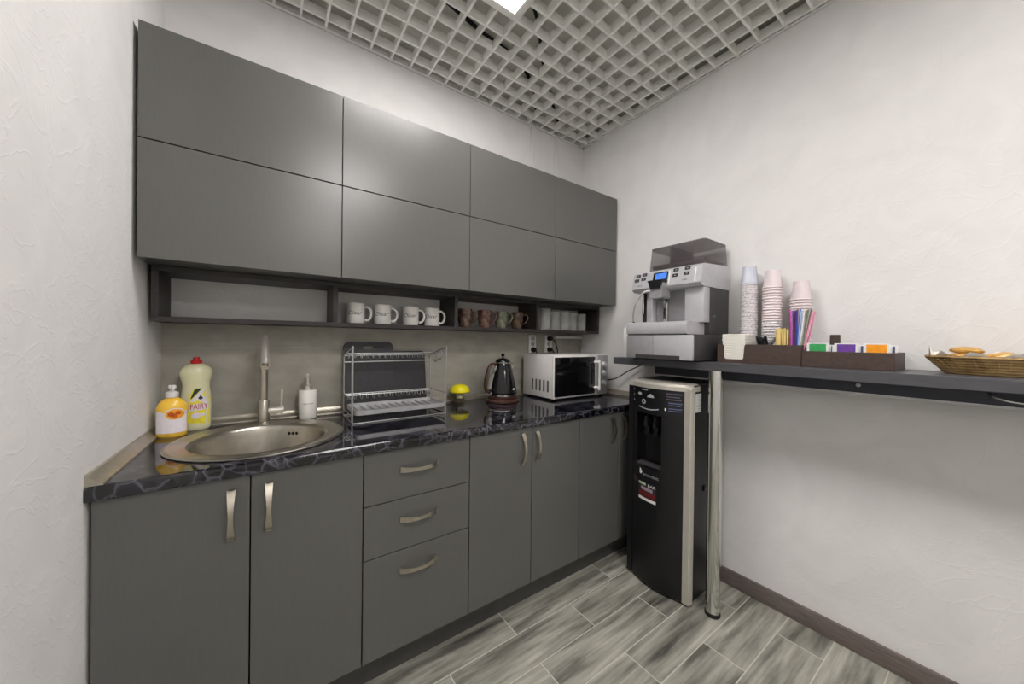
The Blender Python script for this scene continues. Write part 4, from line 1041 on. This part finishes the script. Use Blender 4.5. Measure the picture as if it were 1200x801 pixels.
# paper cup stacks standing at the wall
def cups(y, x, ztop, r0, r1, h, pitch, m_top, m_body, nm, plain):
    prof = [(r0 - 0.001, 0.0), (r0 + 0.0025, 0.001), (r0 + 0.003, 0.003), (r0 + 0.0015, 0.005), (r0, 0.006), (r1, h - 0.003), (r1, h), (r1 - 0.002, h), (r1 - 0.003, h - 0.004), (0.001, h - 0.004)]
    me = None; n = int((ztop - h - (BT + 0.008)) / pitch) + 1
    for k in range(n):
        z = ztop - h - k * pitch
        if k == 0:
            c = obj('paper_cup', lathe(new(), prof, 26, caps=False), m_top); tag(c, 'topmost upside-down paper cup of the %s' % nm, 'paper cup', 'stacked paper cups')
        elif k in (1, plain + 1):
            c = obj('paper_cup', lathe(new(), prof, 26, caps=False), m_top if k <= plain else m_body); c1 = c
            tag(c, 'upside-down paper cup nested in the %s' % nm, 'paper cup', 'stacked paper cups')
        else:
            c = c1.copy(); C.objects.link(c)
        c.location = (x + random.uniform(-.0006, .0006), y + random.uniform(-.0006, .0006), z); c.rotation_euler = (0, 0, random.uniform(0, 6))
cups(-1.150, 2.246, 1.598, 0.0345, 0.0270, 0.082, 0.0098, CUPBLUE, CUPW, 'bluish tallest stack beside the coffee machine', 0)
cups(-1.243, 2.246, 1.566, 0.0360, 0.0275, 0.082, 0.0125, CUPTOP, CUPW, 'middle stack of pinkish cups by the wall', 12)
cups(-1.349, 2.246, 1.502, 0.0360, 0.0275, 0.082, 0.0125, CUPTOP, CUPTOP, 'shorter stack behind the coloured straws', 0)

# ------------------------------------------------------------------ bread basket
BKY, BKX = -1.872, 2.185
t = thing('bread_basket', 'oval woven wicker basket at the right end of bar', 'basket', (BKX, BKY, BT))
def oval(a_, b_, z, n=48): return [Vector((b_ * math.cos(2 * PI * k / n), a_ * math.sin(2 * PI * k / n), z)) for k in range(n)]
obj('weave', loft(new(), [oval(0.125, 0.070, 0.0), oval(0.132, 0.076, 0.006), oval(0.150, 0.090, 0.034), oval(0.166, 0.102, 0.052), oval(0.162, 0.098, 0.053), oval(0.145, 0.085, 0.034), oval(0.124, 0.068, 0.008)]), WICKER, t)
bm = new(); tube(bm, oval(0.165, 0.101, 0.054), 0.0045, 8, True)
for k in range(44):
    a_ = 2 * PI * k / 44
    tube(bm, [(0.0705 * math.cos(a_), 0.1255 * math.sin(a_), 0.003), (0.0905 * math.cos(a_), 0.1505 * math.sin(a_), 0.033), (0.1025 * math.cos(a_), 0.1665 * math.sin(a_), 0.052)], 0.0026, 5)
obj('rim_and_stakes', bm, WICKER, t)
# paper liner
bm = new(); n = 40
rr = []
for (a_, b_, z, wv) in ((0.02, 0.012, 0.014, 0), (0.118, 0.066, 0.018, 0.0), (0.148, 0.086, 0.044, 0.004), (0.160, 0.096, 0.062, 0.012)):
    rr.append([Vector((b_ * math.cos(2 * PI * k / n), a_ * math.sin(2 * PI * k / n), z + wv * math.sin(k * 1.9) + (0.022 if (a_ > .155 and k in (11,)) else 0))) for k in range(n)])
lp = loft(new(), rr, False); bm.free()
ln = obj('paper_liner', lp, PAPER); ln.location = (BKX, BKY, BT); tag(ln, 'white paper liner inside the wicker basket', 'liner')
def pastry(x, y, z, a_, b_, c_, rz, m, label, seed):
    bm = new(); bmesh.ops.create_icosphere(bm, subdivisions=4, radius=1.0)
    rnd = random.Random(seed); ph = [rnd.uniform(0, 6) for _ in range(6)]
    for v in bm.verts:
        p = v.co.copy(); d = 1 + 0.10 * math.sin(4 * p.x + ph[0]) * math.sin(5 * p.y + ph[1]) + 0.06 * math.sin(9 * p.x + ph[2]) * math.sin(8 * p.z + ph[3])
        v.co = Vector((p.x * a_ * d, p.y * b_ * d, p.z * c_ * d))
    o = obj('bread_roll', bm, m); o.location = (x, y, z); o.rotation_euler = (0.05, 0.08, rz); return tag(o, label, 'bread', 'pastries in the basket')
pastry(2.165, -1.800, BT + 0.034, 0.036, 0.046, 0.013, 0.3, BREADL, 'pale flat bread roll under the left stack in basket', 1)
pastry(2.165, -1.794, BT + 0.0560, 0.032, 0.038, 0.0115, 0.1, BREADM, 'middle golden bread slice of the left stack in basket', 2)
pastry(2.165, -1.792, BT + 0.0745, 0.030, 0.034, 0.0115, -0.2, BREADM, 'topmost golden bread slice of the left stack in basket', 3)
pastry(2.160, -1.868, BT + 0.045, 0.036, 0.036, 0.018, 0.9, BREADL, 'pale bread roll in the middle of the basket', 4)
pastry(2.170, -1.930, BT + 0.055, 0.040, 0.038, 0.022, 0.5, BREADM, 'golden bread roll at the right edge of the basket', 5)
pastry(2.225, -1.860, BT + 0.050, 0.034, 0.042, 0.020, 0.5, BREADM, 'golden bread roll at the back of the basket near the wall', 6)

# ------------------------------------------------------------------ camera and world
cam = bpy.data.cameras.new('camera'); co = bpy.data.objects.new('camera', cam); C.objects.link(co)
yaw, pitch, roll = math.radians(35.2267), math.radians(-0.3027), math.radians(0.6899)
fw = Vector((math.sin(yaw) * math.cos(pitch), math.cos(yaw) * math.cos(pitch), math.sin(pitch)))
ri = Vector((math.cos(yaw), -math.sin(yaw), 0)); up = ri.cross(fw)
ri2 = ri * math.cos(roll) + up * math.sin(roll); up2 = up * math.cos(roll) - ri * math.sin(roll)
M = Matrix((ri2, up2, -fw)).transposed().to_4x4(); M.translation = Vector((0.3566, -1.8632, 1.2339))
co.matrix_world = M
cam.sensor_fit = 'HORIZONTAL'; cam.sensor_width = 36.0; cam.lens = 409.263 / 1200 * 36.0; cam.clip_start = 0.02
SC.camera = co
wd = bpy.data.worlds.new('world'); SC.world = wd; wd.use_nodes = True
wd.node_tree.nodes['Background'].inputs['Color'].default_value = (0.9, 0.92, 1, 1); wd.node_tree.nodes['Background'].inputs['Strength'].default_value = 0.3
SC.view_settings.view_transform = 'Standard'; SC.view_settings.look = 'None'; SC.view_settings.exposure = 0.0
